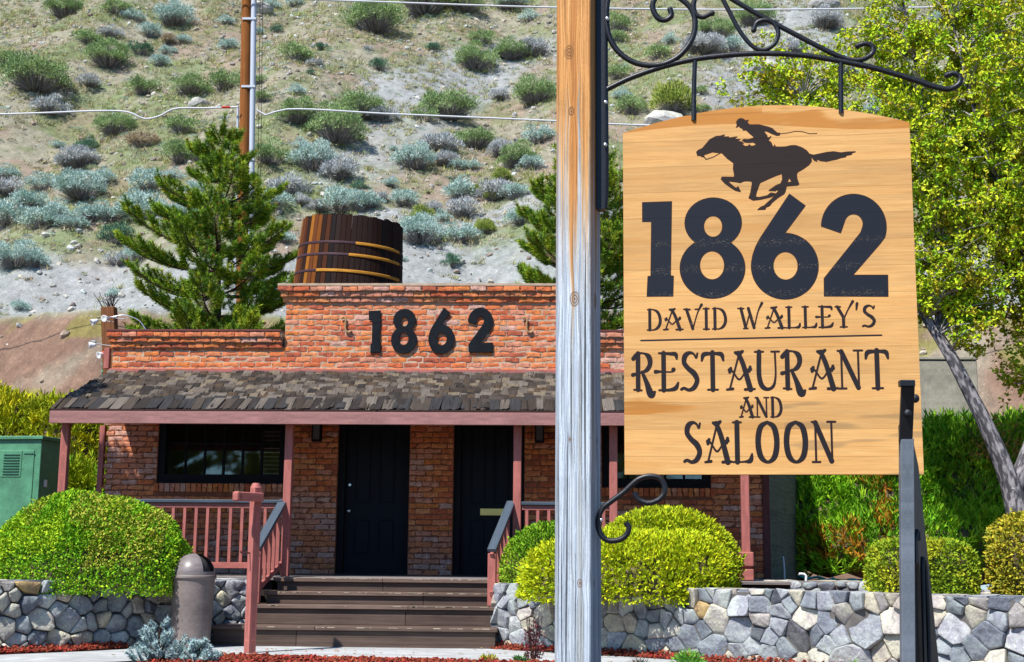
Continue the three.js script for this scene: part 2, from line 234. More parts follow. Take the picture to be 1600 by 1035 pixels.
{
  bush('rounded_hedge_bush', 'small deep green clipped bush between the right stair rail and the grey post', 'bush', [-0.2, 0.5, 2.5], [[-0.15, 0.78, 2.5, 0.62, 0.56, 0.5]], 9000, { lump: 0.05, depth: 0.15, len: [0.03, 0.055], asp: [0.4, 0.6], low: -0.4, face: 1, up: 0.4, col: gold([0.15, 0.31, 0.012], [0.25, 0.39, 0.02], 0.6) });
  bush('golden_clipped_bush', 'broad yellow green clipped bush spilling over the right stone wall behind the grey post', 'bush', [0.55, 0.5, 3.5], [[0.55, 0.68, 3.5, 1.08, 0.56, 0.68], [1.15, 0.74, 3.55, 0.5, 0.48, 0.55]], 13000, { floor: 0.53, lump: 0.05, depth: 0.16, len: [0.04, 0.065], asp: [0.3, 0.45], fan: 3, low: -0.5, face: 1, out: 0.8, rand: 0.5, up: 0.25, pow: 2.3, col: gold([0.52, 0.57, 0.014], [0.40, 0.51, 0.014], 0.6) });
  bush('golden_clipped_bush', 'yellow green clipped bush showing as a dome above the broad one by the scroll bracket', 'bush', [1.05, 0.5, 2.55], [[1.05, 0.83, 2.55, 0.82, 0.68, 0.5]], 6500, { lump: 0.05, depth: 0.16, len: [0.04, 0.065], asp: [0.3, 0.45], fan: 3, low: -0.4, face: 1, out: 0.8, rand: 0.5, up: 0.25, col: gold([0.46, 0.51, 0.014], [0.34, 0.44, 0.014], 0.6) });
  bush('clipped_box_bush', 'square clipped green bush on the stone wall behind the black iron post', 'bush', [3.2, 0.5, 4.75], [[3.22, 0.80, 4.8, 0.47, 0.35, 0.42]], 9000, { lump: 0.05, pow: 4, depth: 0.14, len: [0.028, 0.048], asp: [0.5, 0.7], low: -0.6, face: 1, col: (p) => tint(fbm(p.x * 4, p.y * 5 + p.z * 3, 3) > 0.6 ? [0.38, 0.40, 0.02] : rnd() < 0.5 ? [0.27, 0.34, 0.014] : [0.17, 0.27, 0.012], 0.35) });
  bush('clipped_box_bush', 'yellowish clipped bush cut off by the right edge, below the leaning tree trunk', 'bush', [4.4, 0.5, 4.8], [[4.4, 0.95, 4.9, 0.56, 0.46, 0.45]], 9500, { lump: 0.05, pow: 3.4, depth: 0.14, len: [0.03, 0.05], asp: [0.5, 0.75], low: -0.6, face: 1, col: (p) => tint(rnd() < 0.6 ? [0.42, 0.35, 0.025] : [0.24, 0.26, 0.02], 0.35) });
}
{ // unseen tree, added left of the frame to shade the porch wall end
  const E = [[-7.75, 5.45, 2.65, 0.75, 0.8, 0.7], [-7.65, 5.0, 2.45, 0.65, 0.7, 0.65]], t = thing('added_shade_tree', 'unseen dense tree added left of the green cabinet to shade the end of the porch', 'tree', [-7.9, 0.4, 2.4]), T = new Tris();
  shell(T, E, 14000, { lump: 0.12, depth: 0.5, len: [0.06, 0.1], asp: [0.45, 0.65], low: -0.9, out: 0.5, rand: 0.9, up: 0.2, col: () => tint([0.15, 0.27, 0.02], 0.3) });
  put('leaves', T.geo(), M.leaf, t); put('trunk', [tapered([[-7.9, 0.4, 2.4], [-7.85, 2.4, 2.45], [-7.75, 4.6, 2.5], [-7.75, 5.9, 2.6]], [0.12, 0.09, 0.06, 0.02], 8)], barkBrown, t);
}
rnd = mulberry(12);
{ // junipers
  const sp = { len: [0.09, 0.17], asp: [0.16, 0.24], fan: 5, out: 0.75, rand: 0.55, up: 0.55, lump: 0.16, lumpF: 5, depth: 0.3, low: -0.5, face: 1, core: 0.8 };
  bush('golden_juniper', 'golden juniper hedge rising behind the green utility box', 'juniper', [-9.2, 0.6, -4], [[-10.6, 2.5, -4.1, 1.2, 1.1, 0.9], [-9.3, 2.55, -4, 1.0, 1.02, 0.9], [-8.3, 2.55, -4.1, 0.95, 0.95, 0.8], [-7.5, 2.5, -4.4, 0.8, 0.9, 0.7]], 9000, { ...sp, col: gold([0.56, 0.53, 0.016], [0.36, 0.40, 0.015], 0.56) });
  bush('green_juniper', 'green juniper filling the gap between the end porch post and the brick corner', 'juniper', [-7.4, 0.5, -2.4], [[-7.3, 1.35, -2.4, 0.75, 0.95, 0.5], [-8.4, 1.2, -2.9, 0.9, 0.9, 0.5]], 5500, { ...sp, len: [0.08, 0.15], col: gold([0.17, 0.31, 0.014], [0.33, 0.41, 0.016], 0.55) });
  const dead = (p) => fbm(p.x * 1.7 + 5, p.y * 1.7 + 1, 2) > 0.617 && p.x < 4.7 && p.y < 2.3;
  bush('spreading_juniper', 'spreading green juniper bank with orange dead sprays right of the siding wall', 'juniper', [5.2, 0.6, -3.2], [[3.9, 1.45, -3.2, 0.9, 0.95, 0.7], [4.8, 1.6, -3.1, 1.1, 1.15, 0.8], [5.9, 1.8, -3.2, 1.1, 1.3, 0.8], [6.9, 1.8, -3.3, 1.1, 1.35, 0.8], [8, 1.7, -3.3, 1.1, 1.2, 0.8], [5.3, 1.1, -2.6, 2.0, 0.7, 0.6]], 21000, { ...sp, up: 0.7, len: [0.09, 0.19], asp: [0.13, 0.2], col: (p) => tint(dead(p) && rnd() < 0.5 ? [0.52, 0.24, 0.025] : rnd() < 0.25 ? [0.36, 0.58, 0.03] : fbm(p.x * 2, p.y * 2, 2) > 0.5 ? [0.23, 0.47, 0.018] : [0.15, 0.36, 0.015], 0.3) });
}
// small plants in the mulch along the path
rnd = mulberry(13);
function tuft(name, label, cat, base, r, h, n, o) { const t = thing(name, label, cat, base), T = new Tris(); for (let i = 0; i < n; i++) { const d = V(rr(-1, 1), rr(0.3, 1.2), rr(-1, 1)).normalize(), p = V(d.x * r * rr(0.2, 0.9), h * rr(0.1, 0.85) * d.y, d.z * r * rr(0.2, 0.9)), dir = d.clone().addScaledVector(rdir(), 0.5).normalize(); T.leaf(p, dir, perp(dir), rr(...o.len), rr(...o.wid), tint(pick(o.cols), 0.3)); } obj('foliage', T.geo(), M.leaf, t); const st = []; for (let i = 0; i < 7; i++) { const a = rr(0, 6.28); st.push(tapered([[0, -0.03, 0], [Math.cos(a) * r * 0.4, h * 0.5, Math.sin(a) * r * 0.4], [Math.cos(a) * r * 0.6, h * 0.85, Math.sin(a) * r * 0.6]], [0.006, 0.003], 5)); } obj('stem', st, barkBrown, t); return t; }
function spruce(label, base, s, seed) { // dwarf blue spruce: stiff bottle-brush shoots
  rnd = mulberry(seed); const t = thing('dwarf_blue_spruce', label, 'spruce', base), T = new Tris(), st = [];
  for (let i = 0; i < 75; i++) { const a = rr(0, 6.28), r = rr(0, 0.26) * s, y = rr(0.02, 0.4) * s * (1 - r / (0.34 * s)), o = V(Math.cos(a) * r, y, Math.sin(a) * r), d = V(Math.cos(a) * 0.7, rr(0.4, 1.3), Math.sin(a) * 0.7).normalize(), L = rr(0.09, 0.16) * s; st.push(tapered([[o.x * 0.3, o.y * 0.5, o.z * 0.3], o, o.clone().addScaledVector(d, L)], [0.006, 0.003], 4)); for (let j = 0; j < 130; j++) { const q = o.clone().addScaledVector(d, rr(0, 1) * L), dd = perp(d).addScaledVector(d, rr(0.3, 0.9)).normalize(); T.blade(q, dd, perp(dd), rr(0.024, 0.04), 0.0065, tint(pick([[0.42, 0.55, 0.54], [0.32, 0.46, 0.45], [0.52, 0.64, 0.63]]), 0.2)); } }
  obj('foliage', T.geo(), M.leaf, t); obj('stem', st, barkBrown, t); return t;
}
spruce('silvery blue dwarf spruce in front of the trash can, the wider of the pair', [-3.66, 0, 5.35], 0.88, 21);
spruce('narrower silvery blue dwarf spruce between the trash can and pink wooden post', [-3.29, 0, 5.35], 0.56, 22);
tuft('barberry_shrub', 'thin dark red barberry against the left end of the right stone wall', 'shrub', [-0.33, 0, 4.75], 0.14, 0.5, 420, { len: [0.02, 0.035], wid: [0.012, 0.02], cols: [[0.12, 0.02, 0.03], [0.17, 0.035, 0.05], [0.07, 0.015, 0.02]] });
tuft('green_perennial', 'bright green feathery plant below the broad golden bush, nearest to the grey post', 'plant', [1.08, 0, 4.95], 0.2, 0.16, 700, { len: [0.03, 0.06], wid: [0.008, 0.014], cols: [[0.10, 0.30, 0.03], [0.2, 0.42, 0.06]] });
tuft('green_perennial', 'bright green feathery plant at the wall foot just left of the black iron post', 'plant', [2.38, -0.02, 6.0], 0.2, 0.18, 700, { len: [0.03, 0.06], wid: [0.008, 0.014], cols: [[0.10, 0.30, 0.03], [0.16, 0.36, 0.05]] });
tuft('yellow_sedge', 'low yellow green sprout at the kerb left of the barberry', 'plant', [-0.75, 0, 4.75], 0.12, 0.07, 160, { len: [0.03, 0.06], wid: [0.008, 0.014], cols: [[0.35, 0.38, 0.03], [0.4, 0.3, 0.02]] });
tuft('leafy_sprout', 'small dark green sprout at the foot of the red barberry', 'plant', [-0.45, 0, 5.0], 0.12, 0.09, 190, { len: [0.03, 0.05], wid: [0.012, 0.02], cols: [[0.05, 0.16, 0.04], [0.1, 0.24, 0.05]] });
tuft('black_grass', 'thin tuft of blackish grass in the mulch right of the grey post', 'plant', [0.62, 0, 5.05], 0.1, 0.06, 60, { len: [0.05, 0.11], wid: [0.004, 0.007], cols: [[0.03, 0.035, 0.03], [0.08, 0.09, 0.05]] });
// ---------------------------------------------------------------- numerals shared by the wall and the hanging board (unit: 1600 x 570 box, y down)
function arcPts(cx, cy, rx, ry, a0, a1, n = 28) { const o = []; for (let i = 0; i <= n; i++) { const a = a0 + ((a1 - a0) * i) / n; o.push([cx + Math.cos(a) * rx, cy + Math.sin(a) * ry]); } return o; }
const PI = Math.PI;
const DIGITS = [
  { outer: [[80, 100], [250, 95], [248, 515], [265, 517], [263, 628], [114, 630], [118, 520], [135, 518], [135, 208], [82, 208]], holes: [] },
  { outer: [...arcPts(495, 215, 164, 141, 0.9, -PI - 0.9), ...arcPts(492, 470, 187, 169, -PI + 0.93 - 0.02, -2 * PI - 0.93 + 0.02, 40)], holes: [arcPts(495, 236, 56, 61, 0, 2 * PI), arcPts(490, 455, 73, 81, 0, 2 * PI)] },
  { outer: [[936, 55], [1025, 120], [905, 277], ...arcPts(907, 457, 190, 183, -1.56, PI + 0.12, 40), [726, 395], [742, 350], [766, 305]], holes: [arcPts(912, 456, 72, 79, 0, 2 * PI)] },
  { outer: [...arcPts(1300, 238, 182, 182, PI + 0.02, 2 * PI + 0.32, 30), [1447, 330], [1290, 506], [1485, 505], [1485, 620], [1131, 621], [1131, 524], [1340, 270], [1352, 235], ...arcPts(1300, 222, 54, 56, 0, -PI * 0.85, 14), [1225, 271]], holes: [] },
];
function digitGeo(k, sx, sy, depth) { const f = (p) => new THREE.Vector2((p[0] - 80) * sx, (630 - p[1]) * sy); const d = DIGITS[k], s = new THREE.Shape(d.outer.map(f)); s.holes = d.holes.map((h) => new THREE.Path(h.map(f))); return new THREE.ExtrudeGeometry(s, { depth, bevelEnabled: true, bevelSize: 0.004, bevelThickness: 0.004, bevelSegments: 1, curveSegments: 12 }); }

// ---------------------------------------------------------------- the brick building
rnd = mulberry(31);
const WX0 = -6.1, WX1 = 2.5, FLOOR = 0.71, RAISE0 = -3.79, RAISE1 = 0.04;
const bldg = thing('brick_saloon', 'single storey red brick building with stepped parapet, shingled porch and large black numerals', 'building', [-1.8, 0, 0]);
const OPEN = [ // x0, x1, y0, y1
  [-5.42, -3.72, 1.87, 2.78], [-3.03, -2.09, FLOOR, 2.9], [-1.51, -0.59, FLOOR, 2.9], [0.42, 1.82, 1.85, 2.78]];
const wall = (() => { // mortar body with the openings left out
  const g = [], xs = [WX0, ...OPEN.flatMap((o) => [o[0], o[1]]), WX1], z0 = -0.25, z1 = -0.012;
  for (let i = 0; i < xs.length - 1; i++) { const a = xs[i], b = xs[i + 1], o = OPEN.find((q) => q[0] === a && q[1] === b); if (!o) g.push(boxMM(a, b, 0, 2.9, z0, z1)); else g.push(boxMM(a, b, 0, o[2], z0, z1), ...(o[3] < 2.9 ? [boxMM(a, b, o[3], 2.9, z0, z1)] : [])); }
  g.push(boxMM(WX0, WX1, 2.9, 3.66, z0, z1), boxMM(RAISE0, RAISE1, 3.66, 4.28, z0, z1));
  for (let k = 0; k < 3; k++) { const e = 0.032 * (k + 1) - 0.016; g.push(boxMM(WX0 - e * 0.7, RAISE0 - 0.03, 3.66 + k * 0.071, 3.66 + (k + 1) * 0.071, z0, z1 + e), boxMM(RAISE1 + 0.03, WX1 + e, 3.66 + k * 0.071, 3.66 + (k + 1) * 0.071, z0, z1 + e), boxMM(RAISE0 - e, RAISE1 + e, 4.28 + k * 0.071, 4.28 + (k + 1) * 0.071, z0, z1 + e)); }
  g.push(boxMM(RAISE0 - 0.1, RAISE1 + 0.1, 4.493, 4.525, z0 - 0.02, 0.092));
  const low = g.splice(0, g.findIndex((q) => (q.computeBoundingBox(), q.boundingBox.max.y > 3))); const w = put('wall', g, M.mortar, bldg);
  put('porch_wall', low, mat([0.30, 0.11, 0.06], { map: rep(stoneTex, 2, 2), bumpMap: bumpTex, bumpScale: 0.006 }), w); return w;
})();
// bricks: ten bent and chipped shapes, eleven tones
const brickGeo = [];
for (let v = 0; v < 10; v++) {
  const g = new THREE.BoxGeometry(1, 1, 1, 4, 2, 1), p = g.attributes.position, q = rr(-0.12, 0.12), bow = rr(-0.1, 0.1);
  for (let i = 0; i < p.count; i++) { let x = p.getX(i), y = p.getY(i), z = p.getZ(i); const e = hash2(Math.round(x * 8) + v * 31, Math.round(y * 8) + 7); y += bow * (0.25 - x * x) + q * x * 0.5 + (Math.abs(y) > 0.4 ? (e - 0.5) * 0.2 * (Math.abs(x) > 0.4 ? 1.5 : 1) : 0); x += Math.abs(x) > 0.4 ? (hash2(v * 13 + Math.round(y * 3), 5) - 0.5) * 0.05 : 0; if (z > 0 && (Math.abs(x) > 0.4 || Math.abs(y) > 0.4)) z -= 0.045 + 0.05 * e; else if (z > 0) z += (e - 0.5) * 0.05; p.setXYZ(i, x, y, z); }
  g.computeVertexNormals(); const uv = g.attributes.uv; for (let i = 0; i < p.count; i++) uv.setXY(i, p.getX(i) * 0.2 + v * 0.37, p.getY(i) * 0.06 + v * 0.21);
  brickGeo.push(g);
}
const brickTones = [[0.76, 0.21, 0.075], [0.82, 0.27, 0.10], [0.72, 0.185, 0.07], [0.84, 0.32, 0.13], [0.75, 0.23, 0.10], [0.63, 0.15, 0.065], [0.79, 0.27, 0.12], [0.74, 0.30, 0.18], [0.78, 0.24, 0.07], [0.52, 0.135, 0.07], [0.72, 0.40, 0.30]].map((c) => mat(c, { map: rep(brickTex, 2.2, 2.2), bumpMap: rep(bumpTex, 3, 3), bumpScale: 0.004, roughness: 0.92 }));
const COURSE = 0.071;
const bricks = []; // [x, y, z, length, height, depth, upright]
function fillRow(a, b, y, off, z = 0) { let x = a - off; while (x < b - 0.02) { const L = 0.2 + rr(-0.012, 0.012), x0 = Math.max(a, x), x1 = Math.min(b, x + L); if (x1 - x0 > 0.035) bricks.push([(x0 + x1) / 2, y + rr(-0.003, 0.003), z + rr(-0.006, 0.004), x1 - x0, 0.056 + rr(-0.003, 0.003), 0.1, 0]); x += L + 0.0125; } }
for (let r = 0; FLOOR + r * COURSE < 4.28; r++) {
  const y = FLOOR + (r + 0.5) * COURSE, off = r % 2 ? 0.106 : 0;
  if (y > 2.88 && y < 3.36) continue; // behind the porch roof
  const hi = y > 3.66, a0 = hi ? RAISE0 : WX0, b0 = hi ? RAISE1 : WX1; let cur = [[a0, b0]];
  for (const o of OPEN) if (y + 0.03 > o[2] - (o[2] > 1 ? 0.11 : 0) && y - 0.03 < o[3]) cur = cur.flatMap(([a, b]) => (o[1] <= a || o[0] >= b ? [[a, b]] : [[a, o[0] - 0.004], [o[1] + 0.004, b]].filter((q) => q[1] - q[0] > 0.05)));
  for (const [a, b] of cur) fillRow(a + 0.004, b - 0.004, y, off + rr(0, 0.03));
}
for (let k = 0; k < 3; k++) { const e = 0.032 * (k + 1), o = k % 2 ? 0.1 : 0; fillRow(RAISE0 - e, RAISE1 + e, 4.28 + (k + 0.5) * 0.071, o, e); fillRow(WX0 - e * 0.7, RAISE0 - 0.03, 3.66 + (k + 0.5) * 0.071, o, e); fillRow(RAISE1 + 0.03, WX1 + e, 3.66 + (k + 0.5) * 0.071, o, e); }
for (const o of [OPEN[0], OPEN[3]]) for (let x = o[0] - 0.03; x < o[1] + 0.03; x += 0.071) bricks.push([x + 0.035, o[2] - 0.055, 0.02, 0.105, 0.058, 0.1, 1]);
for (let r = 0; r < 29; r++) if (r % 2) bricks.push([WX0 - 0.025, FLOOR + (r + 0.5) * COURSE, 0.004, 0.06, 0.056, 0.1, 0]); // toothed left corner
{ // the parapet bricks, which show largest, are single meshes; the rest is one mesh per tone joined into one part
  const score = (b) => (b[1] > 3.3 ? 0 : 10) + Math.abs(b[0] + 1.9) * 0.2 + Math.abs(b[1] - 3.9) * 0.5, order = bricks.map((b, i) => i).sort((i, j) => score(bricks[i]) - score(bricks[j]));
  const groups = brickTones.map(() => []), tmp = new THREE.Matrix4(), q = new THREE.Quaternion(), e = new THREE.Euler();
  order.forEach((i, rank) => {
    const [x, y, z, L, h, d, up] = bricks[i], v = Math.floor(rnd() * 10), t = fbm(x * 0.9 + 4, y * 1.4, 2) > 0.62 ? pick([7, 10, 6, 7]) : Math.floor(rnd() * 10.4), flip = rnd() < 0.5;
    e.set(rr(-0.02, 0.02), rr(-0.012, 0.012), (up ? PI / 2 : 0) + rr(-0.012, 0.012)); q.setFromEuler(e); tmp.compose(V(x, y, z - 0.05), q, V(flip ? -L : L, h, flip ? -d : d).set(L, h, d));
    if (rank < 300) { const m = obj('brick', brickGeo[v], brickTones[Math.min(10, t)], wall); m.position.set(x + 1.8, y, z - 0.05); m.quaternion.copy(q); m.scale.set(L, h, d); } else groups[Math.min(10, t)].push(brickGeo[v].clone().applyMatrix4(tmp));
  });
  const full = groups.map((l, i) => i).filter((i) => groups[i].length), g = mergeGeometries(full.map((i) => merge(groups[i])), true); g.translate(1.8, 0, 0);
  const m = obj('bricks', g, full.map((i) => brickTones[i]), wall); m.userData.kind = 'stuff';
}
// body behind the front: side walls, back, roof deck
put('body', [boxMM(WX0 + 0.02, WX0 + 0.2, 0, 3.5, -6.2, -0.25), boxMM(WX0 + 0.02, 2.2, 0, 3.5, -6.4, -6.2), boxMM(WX0 + 0.2, 2.2, 3.4, 3.5, -6.2, -0.25), boxMM(WX0 + 0.2, 2.2, 0.6, 0.7, -6.2, -0.25), boxMM(2.06, 2.2, 0, 3.5, -6.2, -0.25), boxMM(WX0 + 0.2, 2.06, 0.7, 3.4, -3.1, -3.0)], mat([0.22, 0.17, 0.14], { roughness: 0.95, map: grainTex }), bldg);
for (const [a, b, y] of [[WX0 - 0.07, RAISE0 - 0.03, 3.874], [RAISE1 + 0.03, WX1 + 0.08, 3.874]]) put('parapet_flashing', rbox(b - a, 0.03, 0.36, (a + b) / 2, y + 0.014, -0.09, 0.006), M.maroon, bldg);
put('roof_flashing', rbox(WX1 - WX0 + 0.04, 0.075, 0.04, (WX0 + WX1) / 2, 3.342, 0.028), M.pink, bldg);
for (const y of [[0.6, 2.62], [3.38, 3.66]]) put('corner_board', rbox(0.07, y[1] - y[0], 0.09, WX0 - 0.07, (y[0] + y[1]) / 2, -0.015, 0.006, 'y'), M.pink, bldg);
put('corner_board', rbox(0.09, 2.0, 0.1, WX1 + 0.02, 1.7, -0.03, 0.006, 'y'), M.maroon, bldg);
// black numerals on the parapet
[-2.667, -2.362, -1.868, -1.345].forEach((x, k) => { const w0 = [80, 306, 716, 1118][k]; const g = digitGeo(k, 0.0009, 0.00105, 0.007); g.translate(x - (w0 - 80) * 0.0009, 3.606, 0.012); triUV(g); put('numeral', g, M.numeral, bldg); });
const anchorMat = mat([0.50, 0.30, 0.15], { roughness: 0.8, map: grainTex });
for (const x of [-2.98, -0.57]) put('wall_anchor', [tube([[x - 0.055, 4.06, 0.014], [x - 0.02, 4.085, 0.02], [x + 0.005, 4.05, 0.022], [x, 3.98, 0.02], [x + 0.01, 3.9, 0.022], [x + 0.05, 3.875, 0.02], [x + 0.085, 3.9, 0.014]], 0.014, 24, 6)], anchorMat, bldg);

// windows, doors, lanterns
function windowPart(o, cols) {
  const [x0, x1, y0, y1] = o, w = put('window', [boxMM(x0, x0 + 0.09, y0, y1, -0.2, -0.03), boxMM(x1 - 0.09, x1, y0, y1, -0.2, -0.03), boxMM(x0 + 0.09, x1 - 0.09, y1 - 0.12, y1, -0.2, -0.031), boxMM(x0 + 0.09, x1 - 0.09, y0, y0 + 0.12, -0.2, -0.031)], M.black, bldg);
  const a = x0 + 0.09, b = x1 - 0.09, c = y0 + 0.12, d = y1 - 0.12, cw = (b - a) / cols;
  for (let i = 1; i < cols; i++) put('glazing_bar', boxMM(a + i * cw - 0.014, a + i * cw + 0.014, c, d, -0.15, -0.1), M.black, w);
  put('glazing_bar', boxMM(a, b, (c + d) / 2 + 0.06, (c + d) / 2 + 0.085, -0.149, -0.101), M.black, w);
  for (let i = 0; i < cols; i++) put('pane', boxMM(a + i * cw + 0.014, a + (i + 1) * cw - 0.014, c, d, -0.128, -0.124), M.glass, w).rotation.set(0, 0, 0);
  put('window_sill', rbox(x1 - x0 - 0.004, 0.03, 0.2, (x0 + x1) / 2, y0 + 0.014, -0.1), M.black, w);
  return w;
}
const win = windowPart(OPEN[0], 6); windowPart(OPEN[3], 5);
for (let i = 0; i < 11; i++) put('blind_slat', box(0.24, 0.004, 0.03, -3.96, 2.02 + i * 0.055, -0.24).translate(0, 0, 0), M.blind, win);
function door(x0, x1, y1, knob, slot) {
  const d = put('door', boxMM(x0 + 0.09, x1 - 0.07, FLOOR + 0.02, y1 - 0.08, -0.2, -0.165), M.doorBlack, bldg), a = x0 + 0.09, b = x1 - 0.07, m = (a + b) / 2, fr = [];
  put('door_frame', [boxMM(x0, x0 + 0.088, FLOOR, y1, -0.22, -0.06), boxMM(x1 - 0.068, x1, FLOOR, y1, -0.22, -0.06), boxMM(x0 + 0.088, x1 - 0.068, y1 - 0.078, y1, -0.22, -0.061)], M.black, d);
  for (const [u0, u1] of [[a, a + 0.12], [m - 0.05, m + 0.05], [b - 0.12, b]]) fr.push(boxMM(u0, u1, FLOOR + 0.02, y1 - 0.082, -0.17, -0.148));
  const ys = [[FLOOR + 0.02, FLOOR + 0.24], [1.44, 1.62], [y1 - 0.24, y1 - 0.082]];
  for (const [v0, v1] of ys) for (const [u0, u1] of [[a + 0.12, m - 0.05], [m + 0.05, b - 0.12]]) fr.push(boxMM(u0, u1, v0, v1, -0.17, -0.149));
  put('stile', fr, M.doorBlack, d);
  for (const [v0, v1] of [[FLOOR + 0.24, 1.44], [1.62, y1 - 0.24]]) for (const [u0, u1] of [[a + 0.12, m - 0.05], [m + 0.05, b - 0.12]]) put('door_panel', rbox(u1 - u0 - 0.05, v1 - v0 - 0.05, 0.026, (u0 + u1) / 2, (v0 + v1) / 2, -0.164, 0.012), M.doorBlack, d);
  if (knob) { put('handle', new THREE.SphereGeometry(0.028, 16, 12).translate(a + 0.055, 1.53, -0.11), M.steel, d); put('lock', new THREE.CylinderGeometry(0.017, 0.017, 0.02, 14).rotateX(PI / 2).translate(a + 0.055, 1.87, -0.14), M.steel, d); }
  if (slot) { const s = put('mail_slot', rbox(0.31, 0.088, 0.014, m + 0.03, 1.53, -0.14, 0.004), M.brass, d); put('flap', rbox(0.23, 0.036, 0.012, m + 0.03, 1.53, -0.131, 0.004), M.brass, s); }
  put('threshold', rbox(x1 - x0 - 0.01, 0.02, 0.2, (x0 + x1) / 2, FLOOR + 0.011, -0.12), M.dark, d);
}
door(...[-3.03, -2.09, 2.9], true, false); door(-1.51, -0.59, 2.9, false, true);
for (const x of [-3.3, -0.39]) { const l = put('lantern', [boxMM(x - 0.07, x + 0.07, 2.68, 2.70, 0.02, 0.16), boxMM(x - 0.06, x + 0.06, 2.42, 2.44, 0.03, 0.15), boxMM(x - 0.05, x + 0.05, 2.46, 2.74, 0.0, 0.02), ...[[-1, 0.032], [1, 0.032], [-1, 0.14], [1, 0.14]].map(([s, z]) => boxMM(x + s * 0.052 - 0.007, x + s * 0.052 + 0.007, 2.44, 2.68, z - 0.007, z + 0.007)), new THREE.ConeGeometry(0.085, 0.08, 4).rotateY(PI / 4).translate(x, 2.74, 0.09)], M.black, bldg); put('bulb', new THREE.SphereGeometry(0.032, 12, 10).scale(1, 1.5, 1).translate(x, 2.54, 0.09), M.white, l); put('lamp_glass', boxMM(x - 0.044, x + 0.044, 2.442, 2.678, 0.045, 0.13), mat([0.12, 0.12, 0.13], { roughness: 0.15 }), l).visible = true; }

// ---------------------------------------------------------------- porch: deck, posts, roof of split shakes
const RX0 = -6.08, RX1 = 2.95, EZ = 2.0, EY = 2.62, TY = 3.30, roofLen = Math.hypot(EZ, TY - EY), roofA = Math.atan2(TY - EY, EZ);
for (let i = 0; i < 14; i++) { const z = 0.0 + i * 0.142 + 0.071; put('porch_plank', rbox(WX1 - WX0, 0.035, 0.136, (WX0 + WX1) / 2, FLOOR - 0.018 + rr(-0.002, 0.002), z, 0.004), mat(((q) => [0.30, 0.26, 0.24].map((c) => c * q))(rr(0.85, 1.15)), { map: woodTex, roughness: 0.8 }), bldg); }
put('porch_skirt', boxMM(WX0, -3.42, 0, FLOOR - 0.037, 1.86, 1.92), M.dark, bldg); put('porch_skirt', boxMM(-0.86, WX1, 0, FLOOR - 0.037, 1.86, 1.92), M.dark, bldg);
const roof = put('porch_roof', (() => { const g = box(RX1 - RX0, 0.03, roofLen, 0, 0, 0); g.rotateX(roofA).translate((RX0 + RX1) / 2, (EY + TY) / 2 - 0.02, EZ / 2); return g; })(), mat([0.05, 0.035, 0.03], { map: woodTex }), bldg);
put('fascia', rbox(RX1 - RX0 + 0.05, 0.145, 0.045, (RX0 + RX1) / 2, 2.535, EZ - 0.0, 0.005), mat([0.44, 0.215, 0.195], { map: rep(paintTex, 0.7, 1.5), roughness: 0.6, bumpMap: woodBump, bumpScale: 0.001 }), roof);
put('eave_board', rbox(RX1 - RX0 + 0.04, 0.03, 0.03, (RX0 + RX1) / 2, 2.62, EZ - 0.012, 0.004), mat([0.06, 0.03, 0.025], { map: woodTex }), roof);
for (const x of [RX0, RX1]) put('rake_board', beam([x, EY - 0.07, EZ - 0.03], [x, TY - 0.07, 0.06], 0.03, 0.12), M.maroon, roof);
